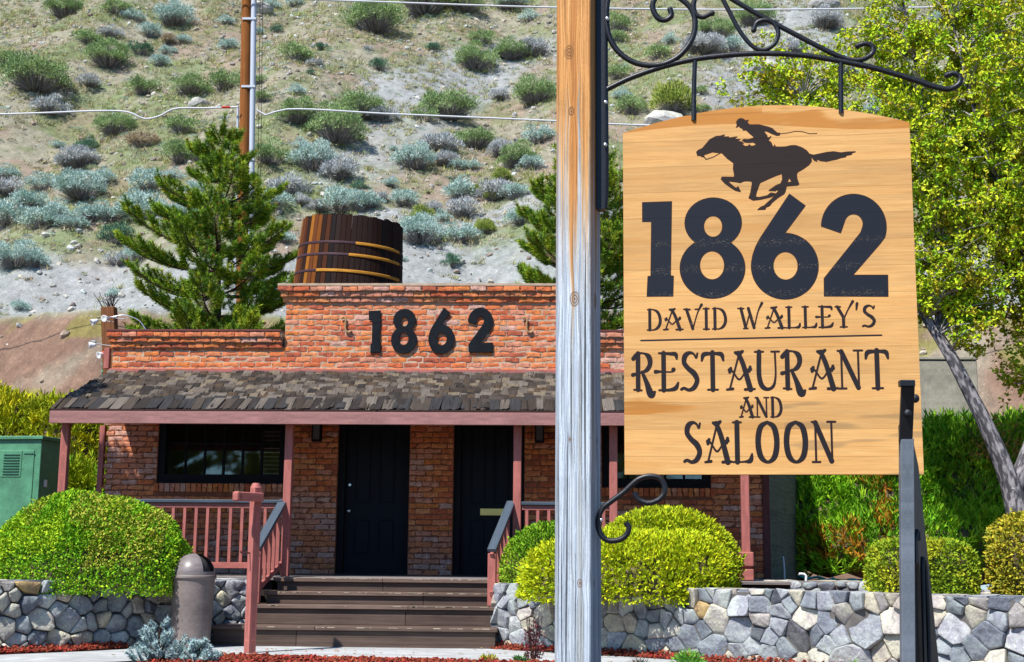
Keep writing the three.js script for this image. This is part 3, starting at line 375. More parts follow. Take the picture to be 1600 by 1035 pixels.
{
  const shGeo = [], tones = [[0.10, 0.075, 0.058], [0.14, 0.11, 0.088], [0.19, 0.155, 0.125], [0.07, 0.058, 0.05], [0.24, 0.20, 0.165], [0.165, 0.11, 0.07], [0.085, 0.08, 0.08], [0.28, 0.22, 0.15]].map((c) => mat(c.map((v) => v * (c[0] > 0.18 ? 0.8 : 0.62)), { map: rep(woodTex, 1.5, 1.5), bumpMap: woodBump, bumpScale: 0.006, roughness: 0.95 }));
  for (let v = 0; v < 12; v++) { // x across, y thickness, z down the slope; butt end ragged and cupped
    const g = new THREE.BoxGeometry(1, 1, 1, 4, 1, 2), p = g.attributes.position, cup = rr(-0.7, 0.9), sk = rr(-0.4, 0.4);
    for (let i = 0; i < p.count; i++) { let x = p.getX(i), y = p.getY(i), z = p.getZ(i); const e = hash2(Math.round(x * 8) + v * 17, 3), f = z + 0.5; y = y * mix(0.3, 1, f) + f * (cup * (x * x * 2 - 0.2) + sk * x + (e - 0.5) * 1.1) * 1.15; if (z > 0.4) z += (e - 0.5) * 0.36; p.setXYZ(i, x, y, z); }
    g.computeVertexNormals(); const uv = g.attributes.uv; for (let i = 0; i < p.count; i++) uv.setXY(i, p.getZ(i) * 0.3 + v * 0.31, p.getX(i) * 0.14 + v * 0.17); shGeo.push(g);
  }
  const rows = 15, expo = (roofLen + 0.03) / rows, rest = tones.map(() => []), e = new THREE.Euler(), q = new THREE.Quaternion(); let n = 0;
  for (let r = 0; r < rows; r++) { // from the eave up
    let x = RX0 - 0.04 - rr(0, 0.1);
    while (x < RX1 + 0.02) {
      const w = rr(0.06, 0.15), x0 = Math.max(x, RX0 - 0.04), x1 = Math.min(x + w, RX1 + 0.04); x += w + rr(0.002, 0.01); if (x1 - x0 < 0.04) continue;
      const d = (r ? -0.01 + r * expo + rr(-0.045, 0.045) : 0.035 + rr(-0.015, 0.02)), L = Math.min(0.36, roofLen - d + 0.02), mid = d + L / 2, th = rr(0.018, 0.034), y = EY + mid * Math.sin(roofA) + 0.03, z = EZ - mid * Math.cos(roofA);
      e.set(roofA + rr(0.10, 0.24), rr(-0.07, 0.07), rr(-0.1, 0.1)); q.setFromEuler(e); const v = Math.floor(rnd() * 12), t = r < 2 ? pick([0, 3, 6, 6, 1, 2, 4]) : pick([0, 1, 2, 3, 5, 1, 2, 7, 4]);
      if (n < 300) { const m = obj('shingle', shGeo[v], tones[t], roof); m.position.set((x0 + x1) / 2 + 1.8, y, z); m.quaternion.copy(q); m.scale.set(x1 - x0, th, L); n++; } else rest[t].push(shGeo[v].clone().applyMatrix4(new THREE.Matrix4().compose(V((x0 + x1) / 2 + 1.8, y, z), q, V(x1 - x0, th, L))));
    }
  }
  const full = rest.map((l, i) => i).filter((i) => rest[i].length), m = obj('shingles', mergeGeometries(full.map((i) => merge(rest[i])), true), full.map((i) => tones[i]), roof); m.userData.kind = 'stuff';
}
function porchPost(x, pedestal) {
  const z = 1.74, p = put('porch_post', [rbox(0.095, 2.5 - FLOOR - 0.0, 0.095, x, (2.5 + FLOOR) / 2, z, 0.012, 'y')], M.pink, bldg);
  if (pedestal) put('post_base', [rbox(0.16, 0.17, 0.16, x, 0.955, z, 0.02), rbox(0.15, 0.13, 0.15, x, 0.78, z, 0.012)], M.pink, p);
  return p;
}
for (const x of [-6.0, -3.31, -0.61, 0.51]) porchPost(x); porchPost(2.03, true);
function railing(x0, x1, skip) {
  const z = 1.74, r = put('railing', rbox(x1 - x0, 0.04, 0.1, (x0 + x1) / 2, 1.575, z, 0.008), M.railBlue, bldg);
  put('upper_rail', rbox(x1 - x0, 0.055, 0.04, (x0 + x1) / 2, 1.525, z, 0.004), M.pink, r); put('lower_rail', rbox(x1 - x0, 0.07, 0.04, (x0 + x1) / 2, 0.835, z, 0.004), M.pink, r);
  const n = Math.round((x1 - x0) / 0.136); for (let i = 0; i < n; i++) put('baluster', rbox(0.036, 0.63, 0.036, x0 + (i + 0.5) * ((x1 - x0) / n), 1.183, z, 0.003, 'y'), M.pink, r);
  for (const x of [x0 + 0.6, (x0 + x1) / 2 + 0.4]) if (x < x1) put('rail_foot', rbox(0.06, 0.09, 0.06, x, 0.755, z, 0.01, 'y'), M.pink, r);
}
railing(-5.95, -3.36); railing(-0.56, 0.46);
// stairs and their sloping rails
{
  const st = put('stairs', [boxMM(-3.36, -0.85, 0, 0.53, 1.93, 1.97)], M.dark, bldg), tw = [0.15, 0.10, 0.078];
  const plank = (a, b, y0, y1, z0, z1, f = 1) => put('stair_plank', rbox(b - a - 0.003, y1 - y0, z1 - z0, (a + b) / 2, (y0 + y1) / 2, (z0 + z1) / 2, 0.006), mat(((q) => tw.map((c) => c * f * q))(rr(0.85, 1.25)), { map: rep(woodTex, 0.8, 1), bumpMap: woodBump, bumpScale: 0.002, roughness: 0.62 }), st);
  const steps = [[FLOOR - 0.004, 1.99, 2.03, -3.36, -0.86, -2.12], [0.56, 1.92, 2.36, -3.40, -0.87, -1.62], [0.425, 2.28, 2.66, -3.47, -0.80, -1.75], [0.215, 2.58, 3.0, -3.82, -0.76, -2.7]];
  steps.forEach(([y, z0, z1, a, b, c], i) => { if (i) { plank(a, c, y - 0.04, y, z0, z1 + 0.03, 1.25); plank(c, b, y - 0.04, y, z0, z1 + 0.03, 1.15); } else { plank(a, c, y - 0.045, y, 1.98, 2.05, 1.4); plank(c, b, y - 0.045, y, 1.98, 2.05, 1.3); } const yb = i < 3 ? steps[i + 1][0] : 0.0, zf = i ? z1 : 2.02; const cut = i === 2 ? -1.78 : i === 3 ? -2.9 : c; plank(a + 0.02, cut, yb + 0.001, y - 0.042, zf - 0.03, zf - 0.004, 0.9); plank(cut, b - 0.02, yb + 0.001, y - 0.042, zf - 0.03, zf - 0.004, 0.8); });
  plank(-0.84, -0.8, 0.004, 0.42, 2.0, 2.6, 0.6); plank(-3.46, -3.42, 0.004, 0.42, 2.0, 2.6, 0.6);
  { // bare, worn wood along the nosings
    const fl = []; for (let i = 0; i < 90; i++) { const s = pick(steps), x = s[3] + 0.1 + Math.pow(rnd(), 0.8) * (s[4] - s[3] - 0.2), w = rr(0.01, 0.09), zf = s === steps[0] ? 2.05 : s[2] + 0.03; fl.push(rbox(w, rr(0.006, 0.016), 0.004, x, s[0] - 0.008, zf + 0.0006, 0.001)); } const m = put('worn_patch', fl, mat([0.5, 0.42, 0.3], { map: woodTex }), st); m.userData.kind = 'stuff';
  }
  for (const [x, s] of [[-3.39, -1], [-0.75, 1]]) {
    const top = [x + (s < 0 ? 0.03 : 0.07), 1.59, 1.72], low = [x - (s < 0 ? 0.06 : 0.1), 1.03, 2.62], r = put('stair_rail', beam(top, low, 0.1, 0.04), M.railBlue, bldg);
    put('upper_rail', beam([top[0], top[1] - 0.06, top[2]], [low[0], low[1] - 0.06, low[2]], 0.04, 0.06), M.pink, r); put('lower_rail', beam([top[0], 0.86, top[2]], [low[0], 0.56, low[2]], 0.04, 0.06), M.pink, r);
    put('newel', rbox(0.09, 1.0 - 0.43, 0.09, low[0], (1.0 + 0.43) / 2, low[2] - 0.06, 0.008, 'y'), M.pink, r);
    for (let i = 1; i < 6; i++) { const t = i / 6, y = mix(top[1], low[1], t) - 0.08, yb = mix(0.88, 0.56, t); put('baluster', rbox(0.036, y - yb, 0.036, mix(top[0], low[0], t), (y + yb) / 2, mix(top[2], low[2], t), 0.003, 'y'), M.pink, r); }
  }
}
// the siding of the right-hand wing, running back at an angle
{
  const w = thing('siding_wall', 'dark olive clapboard side wall running back from the right corner of the brick front', 'wall', [2.6, 0.5, -0.2]), a = [2.56, -0.16], b = [3.43, -3.0], L = Math.hypot(b[0] - a[0], b[1] - a[1]), ang = Math.atan2(-(b[1] - a[1]), b[0] - a[0]), grp = (g) => g.rotateY(ang).translate((a[0] + b[0]) / 2, 0, (a[1] + b[1]) / 2);
  put('backing', grp(box(L, 2.5, 0.1, 0, 1.75, -0.06)), mat([0.06, 0.065, 0.055], {}), w);
  for (let i = 0; i < 16; i++) put('clapboard', grp(rbox(L, 0.16, 0.018, 0, 0.62 + i * 0.15, 0.004, 0.004).rotateX(0)), mat(((q) => [0.22, 0.225, 0.17].map((c) => c * q))(rr(0.9, 1.1)), { map: rep(woodTex, 1, 1), roughness: 0.8 }), w).rotation.set(0, 0, 0);
  put('end_board', grp(rbox(0.1, 2.5, 0.12, L / 2, 1.75, 0.0, 0.006, 'y')), mat([0.02, 0.018, 0.02], {}), w);
  put('foundation_board', grp(rbox(L, 0.16, 0.05, 0, 0.56, 0.03)), mat([0.07, 0.065, 0.06], { map: woodTex }), w);
}
// ---------------------------------------------------------------- stone retaining walls: every stone its own piece
const stoneTones = { cool: [[0.44, 0.46, 0.48], [0.32, 0.35, 0.385], [0.50, 0.52, 0.545], [0.38, 0.405, 0.435], [0.57, 0.58, 0.58], [0.25, 0.275, 0.31]], warm: [[0.60, 0.55, 0.45], [0.66, 0.61, 0.53], [0.56, 0.50, 0.41], [0.50, 0.47, 0.42]], ochre: [[0.52, 0.36, 0.18], [0.47, 0.31, 0.15]], dark: [[0.14, 0.15, 0.17], [0.19, 0.19, 0.2]] };
const stoneM = {}; for (const k in stoneTones) stoneM[k] = stoneTones[k].map((c) => mat(c.map((v) => v * 1.08), { map: rep(stoneTex, 1.6, 1.6), bumpMap: rep(bumpTex, 2, 2), bumpScale: 0.02, roughness: 0.95 }));
function clip(poly, px, py, nx, ny) { const o = []; for (let i = 0; i < poly.length; i++) { const a = poly[i], b = poly[(i + 1) % poly.length], da = (a[0] - px) * nx + (a[1] - py) * ny, db = (b[0] - px) * nx + (b[1] - py) * ny; if (da <= 0) o.push(a); if (da * db < 0) { const t = da / (da - db); o.push([a[0] + (b[0] - a[0]) * t, a[1] + (b[1] - a[1]) * t]); } } return o; }
function stoneWall(name, label, line, yTop, o) {
  const base = line[Math.floor(line.length / 2)], w = thing(name, label, 'stone wall', [base[0], 0, base[1]]), thick = o.thick ?? 0.34, cum = [0]; for (let i = 1; i < line.length; i++) cum.push(cum[i - 1] + Math.hypot(line[i][0] - line[i - 1][0], line[i][1] - line[i - 1][1]));
  const L = cum[cum.length - 1], at = (s) => { let i = 1; while (i < cum.length - 1 && s > cum[i]) i++; const t = (s - cum[i - 1]) / (cum[i] - cum[i - 1]), a = line[i - 1], b = line[i], dx = b[0] - a[0], dz = b[1] - a[1], l = Math.hypot(dx, dz); return { x: a[0] + dx * t, z: a[1] + dz * t, nx: -dz / l, nz: dx / l }; };
  const nrm = (s) => { let x = 0, z = 0; for (const e of [-0.09, -0.03, 0.03, 0.09]) { const q = at(clamp(s + e, 0.001, L - 0.001)); x += q.nx; z += q.nz; } const l = Math.hypot(x, z); return [x / l, z / l]; };
  const y0 = o.y0 ?? -0.04, top = (s) => yTop + 0.03 * (fbm(s * 2.3 + o.seed, 3, 2) - 0.5);
  { // core ribbon with thickness
    const f = [], bk = []; for (let i = 0; i <= 60; i++) { const s = (L * i) / 60, q = at(clamp(s, 0.001, L - 0.001)), n = nrm(s); f.push([q.x - n[0] * 0.012, q.z - n[1] * 0.012]); bk.push([q.x - n[0] * thick, q.z - n[1] * thick]); }
    const sh = new THREE.Shape([...f, ...bk.reverse()].map((p) => new THREE.Vector2(p[0], -p[1]))), g = new THREE.ExtrudeGeometry(sh, { depth: yTop - 0.025 - y0, bevelEnabled: false }).rotateX(-PI / 2).translate(0, y0, 0);
    put('mortar', triUV(g), mat(o.mortar ?? [0.2, 0.19, 0.18], { map: rep(grainTex, 2, 2), bumpMap: bumpTex, bumpScale: 0.01, roughness: 1 }), w);
  }
  const pts = []; for (let k = 0, miss = 0; miss < 900 && k < 20000; k++) { const p = [rr(0, L), rr(y0, yTop)], r = (p[1] > yTop - 0.09 ? o.size * 0.72 : o.size) * (0.7 + 0.6 * fbm(p[0] * 2 + o.seed, p[1] * 3, 2)) * (rnd() < 0.2 ? 1.75 : rnd() < 0.45 ? 0.58 : 1); if (pts.every((q) => Math.hypot((q[0] - p[0]) * (o.stretch ?? 1), q[1] - p[1]) > (r + q[2]) / 2)) { pts.push([p[0], p[1], r]); miss = 0; } else miss++; }
  pts.forEach((c) => {
    let poly = [[0, y0], [L, y0], [L, top(c[0])], [0, top(c[0])]];
    for (const q of pts) { if (q === c) continue; const dx = q[0] - c[0], dy = q[1] - c[1], d = Math.hypot(dx, dy); if (d > 1) continue; const t = 0.5 + (0.18 * (c[2] - q[2])) / d; poly = clip(poly, c[0] + dx * t, c[1] + dy * t, dx / d, dy / d); if (poly.length < 3) return; }
    if (poly.length < 3) return;
    let mx = 0, my = 0; for (const p of poly) { mx += p[0] / poly.length; my += p[1] / poly.length; }
    poly = poly.map((p) => { const dx = mx - p[0], dy = my - p[1], d = Math.hypot(dx, dy) || 1, k = Math.min(0.45, o.gap * rr(0.6, 1.6) / d); return [p[0] + dx * k + rr(-0.008, 0.008), p[1] + dy * k + rr(-0.008, 0.008)]; });
    for (let it = 0; it < o.smooth; it++) { const n = []; for (let i = 0; i < poly.length; i++) { const a = poly[i], b = poly[(i + 1) % poly.length], k = it ? 0.25 : o.cut ?? 0.2; n.push([mix(a[0], b[0], k), mix(a[1], b[1], k)], [mix(a[0], b[0], 1 - k), mix(a[1], b[1], 1 - k)]); } poly = n; }
    if (poly.length < 3) return;
    const N = poly.length, pos = [], uv = [], idx = [], dome = o.dome * rr(0.6, 1.3), tx = rr(-0.42, 0.42), ty = rr(-0.4, 0.4), su = rr(0, 9);
    const ring = [[1, -0.03], [1.0, dome * 0.45], [0.9, dome * 0.86], [0.55, dome]];
    const add = (s, y, out, k) => { const q = at(clamp(s, 0.001, L - 0.001)), n = nrm(s), v = out + (out > 0 ? tx * (s - mx) * k + ty * (y - my) * k + (o.rough ?? 0.022) * (fbm(s * 11 + su, y * 11, 3) - 0.5) : 0); pos.push(q.x + n[0] * v, y, q.z + n[1] * v); uv.push(s + su, y); };
    for (const [f, out] of ring) for (const p of poly) add(mx + (p[0] - mx) * f, my + (p[1] - my) * f, out, 1);
    add(mx, my, dome * 1.02, 1);
    for (let r = 0; r < ring.length - 1; r++) for (let i = 0; i < N; i++) { const a = r * N + i, b = r * N + ((i + 1) % N); idx.push(a, b, a + N, b, b + N, a + N); }
    for (let i = 0; i < N; i++) idx.push((ring.length - 1) * N + i, (ring.length - 1) * N + ((i + 1) % N), ring.length * N);
    const g = new THREE.BufferGeometry(); g.setAttribute('position', new THREE.Float32BufferAttribute(pos, 3)); g.setAttribute('uv', new THREE.Float32BufferAttribute(uv, 2)); g.setIndex(idx); g.computeVertexNormals();
    const roll = rnd(), kind = roll < o.mix[0] ? 'cool' : roll < o.mix[1] ? 'warm' : roll < o.mix[2] ? 'ochre' : 'dark';
    put('stone', g, pick(stoneM[kind]), w);
  });
  // flat stones along the top
  for (let s = 0.08; s < L - 0.05;) { const l = rr(0.18, 0.36), m = clamp(s + l / 2, 0.05, L - 0.05), q = at(m), n = nrm(m), g = new THREE.BoxGeometry(l * 0.95, 0.05, thick * 0.92, 3, 1, 3), p = g.attributes.position, sd = rr(0, 90); for (let i = 0; i < p.count; i++) { const e = fbm(p.getX(i) * 9 + sd, p.getZ(i) * 9, 2) - 0.5; p.setXYZ(i, p.getX(i) * (1 + e * 0.25), p.getY(i) + e * 0.03, p.getZ(i) * (1 + e * 0.2)); } g.computeVertexNormals(); triUV(g); g.rotateY(Math.atan2(n[0], n[1])).translate(q.x - n[0] * thick * 0.5, yTop - 0.022, q.z - n[1] * thick * 0.5); put('coping_stone', g, pick(stoneM[rnd() < 0.6 ? 'cool' : 'warm']), w); s += l; }
  return w;
}
rnd = mulberry(41);
stoneWall('stone_retaining_wall', 'low retaining wall of rounded grey stones under the large hedge dome, left of the stairs', LW, 0.69, { seed: 2, size: 0.205, gap: 0.006, smooth: 2, cut: 0.10, dome: 0.048, rough: 0.06, mix: [0.6, 0.94, 0.955], mortar: [0.10, 0.10, 0.10] });
stoneWall('stone_retaining_wall', 'long retaining wall of pale angular stones right of the stairs, below the golden bushes', RW, 0.68, { seed: 5, size: 0.195, gap: 0.0035, smooth: 1, cut: 0.06, dome: 0.024, rough: 0.06, mix: [0.54, 0.935, 0.952], mortar: [0.17, 0.155, 0.14], stretch: 0.9 });
stoneWall('low_stone_edging', 'low flat edging of grey stones below the last porch post', [[1.80, 1.35], [1.93, 1.62], [2.7, 1.66], [3.55, 1.7], [3.75, 1.5]], 0.715, { seed: 7, y0: 0.48, size: 0.26, gap: 0.008, smooth: 1, dome: 0.035, thick: 0.26, mix: [0.75, 0.95, 0.96] });
stoneWall('low_stone_edging', 'low flat edging of grey stones between the square bush and the yellowish bush', [[3.95, 2.95], [4.3, 3.0], [5.0, 3.1]], 0.66, { seed: 9, y0: 0.48, size: 0.24, gap: 0.008, smooth: 1, dome: 0.035, thick: 0.26, mix: [0.8, 0.97, 0.97] });
// ---------------------------------------------------------------- the hanging board, its post and iron bracket
const SIGN_Y = THREE.MathUtils.degToRad(-6.2), P0 = [0.189, 1.274, 12.8];
const BW = 1.01, BH = 1.32, boardTop = (u) => 1.232 + 0.084 * (1 - Math.pow(Math.abs(u - 0.505) / 0.505, 1.9));
const signTex = (() => {
  const w = 1536, h = Math.round((w / BW) * BH), cv = document.createElement('canvas'); cv.width = w; cv.height = h; const g = cv.getContext('2d'), s = w / BW, X = (u) => u * s, Y = (v) => h - v * s;
  const img = g.createImageData(w, h);
  for (let y = 0; y < h; y++) for (let x = 0; x < w; x++) {
    const u = x / s, v = (h - y) / s, b = Math.floor(v / 0.0945 + 0.35), sh = hash2(b, 91), wv = v * 420 + 6 * fbm(u * 3 + b * 7, v * 9, 3), a = fbm(u * 5 + b * 11, wv / 4, 4), f = fbm(u * 16 + b * 3, wv * 1.2, 2), blot = fbm(u * 4 + 3, v * 9 + b * 5, 3);
    let c = mix3([212, 156, 92], [223, 173, 109], clamp(a * 1.3 - 0.1)); const k = 0.90 + 0.12 * sh + 0.10 * (f - 0.5) + 0.07 * (hash2(x, y) - 0.5); c = c.map((q) => q * k);
    c = mix3(c, [202, 146, 86], 0.2 * sstep(0.55, 0.8, blot)); const ln = fbm(u * 7 + b * 5, wv * 2.2 + 300, 3); if (ln > 0.6) c = c.map((q) => q * (1 - 0.35 * (ln - 0.6)));
    // darker, redder boards and old water stains
    const st = Math.max(sstep(0.26, 0.05, Math.abs(u - 0.05) * 1.3 + Math.abs(v - 0.23) * 4 + (a - 0.5) * 0.3) * (v > 0.208 ? 1 : 0) * 0.8, (v > 1.232 + 0.02 * Math.sin(u * 5) ? 0.75 * sstep(0.35, 0.6, fbm(u * 5 + 1, v * 30, 3) + (u < 0.5 ? 0.14 : 0)) : 0), sstep(0.66, 0.75, fbm(u * 2.2 + 30, v * 22, 3)) * 0.15);
    c = mix3(c, [178, 112, 44], st);
    const gy = sstep(0.6, 0.72, fbm(u * 3 + 60, v * 30 + 11, 3)) * (u > 0.55 && v < 0.3 ? 0.4 : 0.1); c = mix3(c, [130, 108, 78], gy);
    const i = (y * w + x) * 4; img.data[i] = c[0]; img.data[i + 1] = c[1]; img.data[i + 2] = c[2]; img.data[i + 3] = 255;
  }
  g.putImageData(img, 0, 0);
  const INK = 'rgb(25,30,40)', EDGE = 'rgb(58,28,16)';
  const P = (px, py) => { const v = 0.974 - (py - 316) * 0.00234 - (px - 1001) * 0.0000625; return [X(0.066 + (px - 1001) * 0.002194 + (v - 0.8) * 0.02), Y(v)]; };
  const poly = (pts) => { pts.forEach((p, i) => (i ? g.lineTo(...p) : g.moveTo(...p))); g.closePath(); };
  const BROWN = 'rgb(40,30,27)', paint = (draw, fill = INK) => { g.lineJoin = 'round'; g.beginPath(); draw(); g.strokeStyle = EDGE; g.lineWidth = 7; g.stroke(); g.fillStyle = fill; g.fill('evenodd'); };
  for (const d of DIGITS) paint(() => { poly(d.outer.map((p) => P(980 + p[0] / 3.636, 290 + p[1] / 3.636))); d.holes.forEach((q) => poly(q.map((p) => P(980 + p[0] / 3.636, 290 + p[1] / 3.636)))); });
  // rider at full gallop
  const H = (a) => { const o = []; for (let i = 0; i < a.length; i += 2) o.push(P(1060 + a[i] / 5.333, 160 + a[i + 1] / 5.333)); return o; };
  const rider = [155, 415, 170, 400, 205, 385, 235, 350, 270, 310, 320, 285, 360, 282, 392, 272, 380, 288, 430, 290, 415, 302, 500, 290, 470, 308, 525, 312, 500, 325, 545, 335, 555, 345, 530, 345, 570, 372, 600, 368, 605, 358, 625, 372, 665, 362, 660, 345, 640, 335, 600, 338, 570, 335, 550, 320, 560, 312, 600, 315, 630, 305, 652, 300, 640, 285, 612, 262, 590, 240, 575, 230, 560, 235, 545, 215, 530, 212, 522, 195, 497, 208, 505, 190, 498, 165, 510, 145, 530, 135, 555, 140, 572, 155, 597, 150, 585, 162, 600, 185, 615, 190, 690, 190, 760, 208, 800, 222, 825, 245, 845, 262, 865, 262, 862, 280, 840, 280, 800, 265, 760, 245, 725, 240, 740, 262, 755, 280, 760, 300, 778, 300, 790, 290, 775, 312, 765, 322, 790, 340, 805, 375, 820, 378, 822, 362, 828, 378, 870, 380, 920, 378, 960, 368, 1000, 368, 1050, 385, 1090, 410, 1115, 440, 1150, 450, 1200, 440, 1260, 428, 1320, 422, 1380, 432, 1440, 425, 1500, 424, 1450, 440, 1470, 445, 1420, 455, 1420, 465, 1380, 472, 1340, 485, 1300, 492, 1260, 502, 1210, 495, 1170, 480, 1178, 500, 1155, 490, 1140, 465, 1130, 470, 1132, 500, 1110, 530, 1060, 565, 1015, 590, 1005, 610, 1010, 650, 1025, 690, 1015, 698, 920, 705, 910, 750, 900, 770, 850, 800, 800, 840, 775, 870, 745, 882, 740, 898, 680, 900, 705, 880, 735, 868, 765, 840, 800, 810, 835, 770, 860, 740, 830, 735, 830, 745, 775, 742, 800, 725, 835, 700, 875, 685, 890, 650, 888, 600, 840, 615, 780, 640, 700, 675, 690, 690, 665, 760, 658, 795, 690, 800, 760, 785, 790, 762, 832, 770, 800, 790, 780, 798, 700, 815, 640, 822, 605, 803, 620, 760, 632, 690, 632, 665, 590, 660, 560, 662, 530, 675, 490, 668, 420, 660, 445, 685, 480, 715, 500, 722, 510, 710, 530, 750, 490, 740, 450, 715, 400, 680, 368, 645, 375, 628, 480, 630, 482, 610, 472, 560, 475, 510, 420, 470, 375, 425, 330, 420, 290, 415, 245, 430, 212, 440, 218, 455, 200, 455, 190, 445, 165, 445];
  paint(() => { poly(H(rider)); poly(H([945, 632, 925, 678, 970, 672])); }, BROWN);
  const line = (pts, wd, col) => { g.beginPath(); pts.forEach((p, i) => (i ? g.lineTo(...p) : g.moveTo(...p))); g.strokeStyle = col; g.lineWidth = wd; g.lineCap = 'round'; g.stroke(); };
  line(H([215, 455, 238, 478, 300, 458, 365, 422]), 6, EDGE); line(H([862, 268, 930, 262, 1000, 248, 1060, 252, 1120, 270, 1180, 268]), 5, EDGE);
  // display capitals drawn as strokes of changing width: [x, y, half width] in units of the cap height
  const t = 0.017, k = 0.055, G = {
    D: [0.66, [[0.12, 0, k], [0.12, 1, k]], [[0, 0, t], [0.12, 0.01, t], [0.3, 0.0, t], [0.5, 0.1, 0.05], [0.62, 0.32, k], [0.62, 0.6, k], [0.5, 0.88, 0.05], [0.28, 1, t], [0.02, 1.0, t]]],
    A: [0.86, [[0.1, 0.02, t], [0.42, 0.92, t]], [[0.4, 0.98, 0.05], [0.55, 0.7, k], [0.8, 0, k + 0.01]], [[0.3, 0.99, 0.03], [0.42, 0.96, 0.05], [0.55, 1.02, 0.03]], [[0, 0, 0.02], [0.2, 0.02, 0.03]], [[0.62, 0, 0.03], [0.94, 0.01, 0.02]], [[0.1, 0.52, 0.045], [0.2, 0.48, t], [0.42, 0.27, t], [0.66, 0.48, t], [0.8, 0.54, 0.045]], [[0.1, 0.46, 0.03], [0.14, 0.57, 0.03]], [[0.76, 0.48, 0.03], [0.8, 0.6, 0.03]]],
    V: [0.8, [[0.12, 0.98, k], [0.42, 0.03, k]], [[0.42, 0.0, t], [0.68, 0.85, t], [0.86, 1.2, 0.05]], [[0, 0.99, 0.02], [0.28, 0.97, 0.03]], [[0.55, 0.98, t], [0.72, 0.98, t]]],
    I: [0.3, [[0.14, 0, k], [0.14, 1, k]], [[0, 0, t], [0.28, 0, t]], [[0, 1, t], [0.28, 1, t]]],
    W: [1.16, [[0.14, 0.98, k], [0.36, 0.03, k]], [[0.36, 0.02, t], [0.58, 0.8, t]], [[0.5, 0.98, k], [0.76, 0.03, k]], [[0.76, 0.0, t], [0.98, 0.85, t], [1.16, 1.22, 0.05]], [[0, 0.98, t], [0.28, 0.97, t]], [[0.26, 0, t], [0.46, 0, t]]],
    L: [0.64, [[0.14, 0, k], [0.14, 1, k]], [[0, 1, t], [0.28, 1, t]], [[0, 0, t], [0.4, 0.01, t], [0.6, 0.04, 0.05], [0.66, 0.2, t]]],
    E: [0.64, [[0.16, 0, k], [0.16, 1, k]], [[0, 1, t], [0.4, 0.98, 0.035], [0.58, 0.96, 0.045], [0.62, 0.84, t]], [[0, 0, t], [0.4, 0.01, 0.035], [0.58, 0.06, 0.05], [0.66, 0.2, t]], [[-0.12, 0.5, 0.045], [0.1, 0.5, t], [0.46, 0.5, t], [0.5, 0.55, 0.05]]],
    Y: [0.8, [[0.1, 0.98, k], [0.4, 0.42, k]], [[0.4, 0.4, t], [0.62, 0.85, t], [0.84, 1.22, 0.05]], [[0.38, 0, k], [0.38, 0.44, k]], [[0.22, 0, t], [0.54, 0, t]], [[0, 0.98, t], [0.25, 0.97, t]]],
    "'": [0.18, [[0.1, 1.12, 0.05], [0.06, 0.82, 0.02]]],
    S: [0.62, [[0.58, 0.98, t], [0.54, 0.86, t], [0.46, 0.96, t], [0.32, 1, 0.035], [0.16, 0.92, 0.06], [0.12, 0.74, k], [0.26, 0.58, k], [0.46, 0.44, k + 0.01], [0.56, 0.26, k], [0.46, 0.07, 0.055], [0.28, 0, 0.035], [0.1, 0.05, 0.03], [0.02, 0.02, 0.03]]],
    R: [0.78, [[0.16, 0.02, k], [0.16, 1, k]], [[0.02, 0.02, t], [0.28, 0.0, t]], [[0, 0.86, 0.05], [0.12, 0.98, 0.035], [0.36, 1, t], [0.54, 0.9, 0.06], [0.58, 0.72, k], [0.48, 0.56, 0.05], [0.26, 0.48, t], [-0.02, 0.42, 0.045]], [[0.3, 0.5, 0.03], [0.46, 0.2, k], [0.62, -0.12, 0.085], [0.74, -0.04, 0.02]]],
    T: [0.74, [[0.37, 0, k], [0.37, 1, k]], [[0.2, 0, t], [0.54, 0, t]], [[0.0, 0.78, t], [0.06, 0.94, 0.05], [0.3, 0.97, 0.035], [0.5, 0.97, 0.035], [0.68, 0.94, 0.05], [0.74, 0.78, t]]],
    U: [0.82, [[0.14, 1, k], [0.14, 0.3, k], [0.24, 0.07, 0.055], [0.42, 0, 0.035], [0.6, 0.08, 0.03], [0.68, 0.3, t], [0.68, 1, t]], [[0, 1, t], [0.28, 1, t]], [[0.56, 1, t], [0.82, 1, t]]],
    N: [0.82, [[0.12, 0, t], [0.12, 0.98, t]], [[0.12, 0.98, k], [0.66, 0.02, k]], [[0.68, 0, t], [0.68, 1, t]], [[0, 0, t], [0.26, 0, t]], [[0.0, 1.0, t], [0.16, 0.98, t]], [[0.54, 1, t], [0.82, 1, t]]],
    O: [0.86, [[0.43, 1, 0.03], [0.2, 0.88, 0.06], [0.1, 0.5, k + 0.008], [0.2, 0.12, 0.06], [0.43, 0, 0.03], [0.66, 0.12, 0.06], [0.76, 0.5, k + 0.008], [0.66, 0.88, 0.06], [0.43, 1, 0.03]]],
    ' ': [0.3],
  };
  function word(txt, u0, u1, v0, v1, gap) {
    const tot = [...txt].reduce((a, c) => a + G[c][0] + gap, -gap), sx = (u1 - u0) / tot, sy = v1 - v0, stamps = []; let x = u0;
    for (const c of txt) { for (const st of G[c].slice(1)) { const cu = new THREE.CatmullRomCurve3(st.map((p) => V(p[0], p[1], p[2])), false, 'centripetal'), n = st.length * 40; for (let i = 0; i <= n; i++) { const q = cu.getPoint(i / n); stamps.push([X(x + q.x * sx), Y(v0 + q.y * sy), Math.max(0.012, q.z) * sy * s]); } } x += (G[c][0] + gap) * sx; }
    for (const [col, e] of [[EDGE, 2.5], ['rgb(32,29,33)', -0.5]]) { g.fillStyle = col; for (const [a, b, r] of stamps) { g.beginPath(); g.ellipse(a, b, Math.max(1, r * 0.92 + e), Math.max(1, r + e), 0, 0, 6.2832); g.fill(); } }
  }
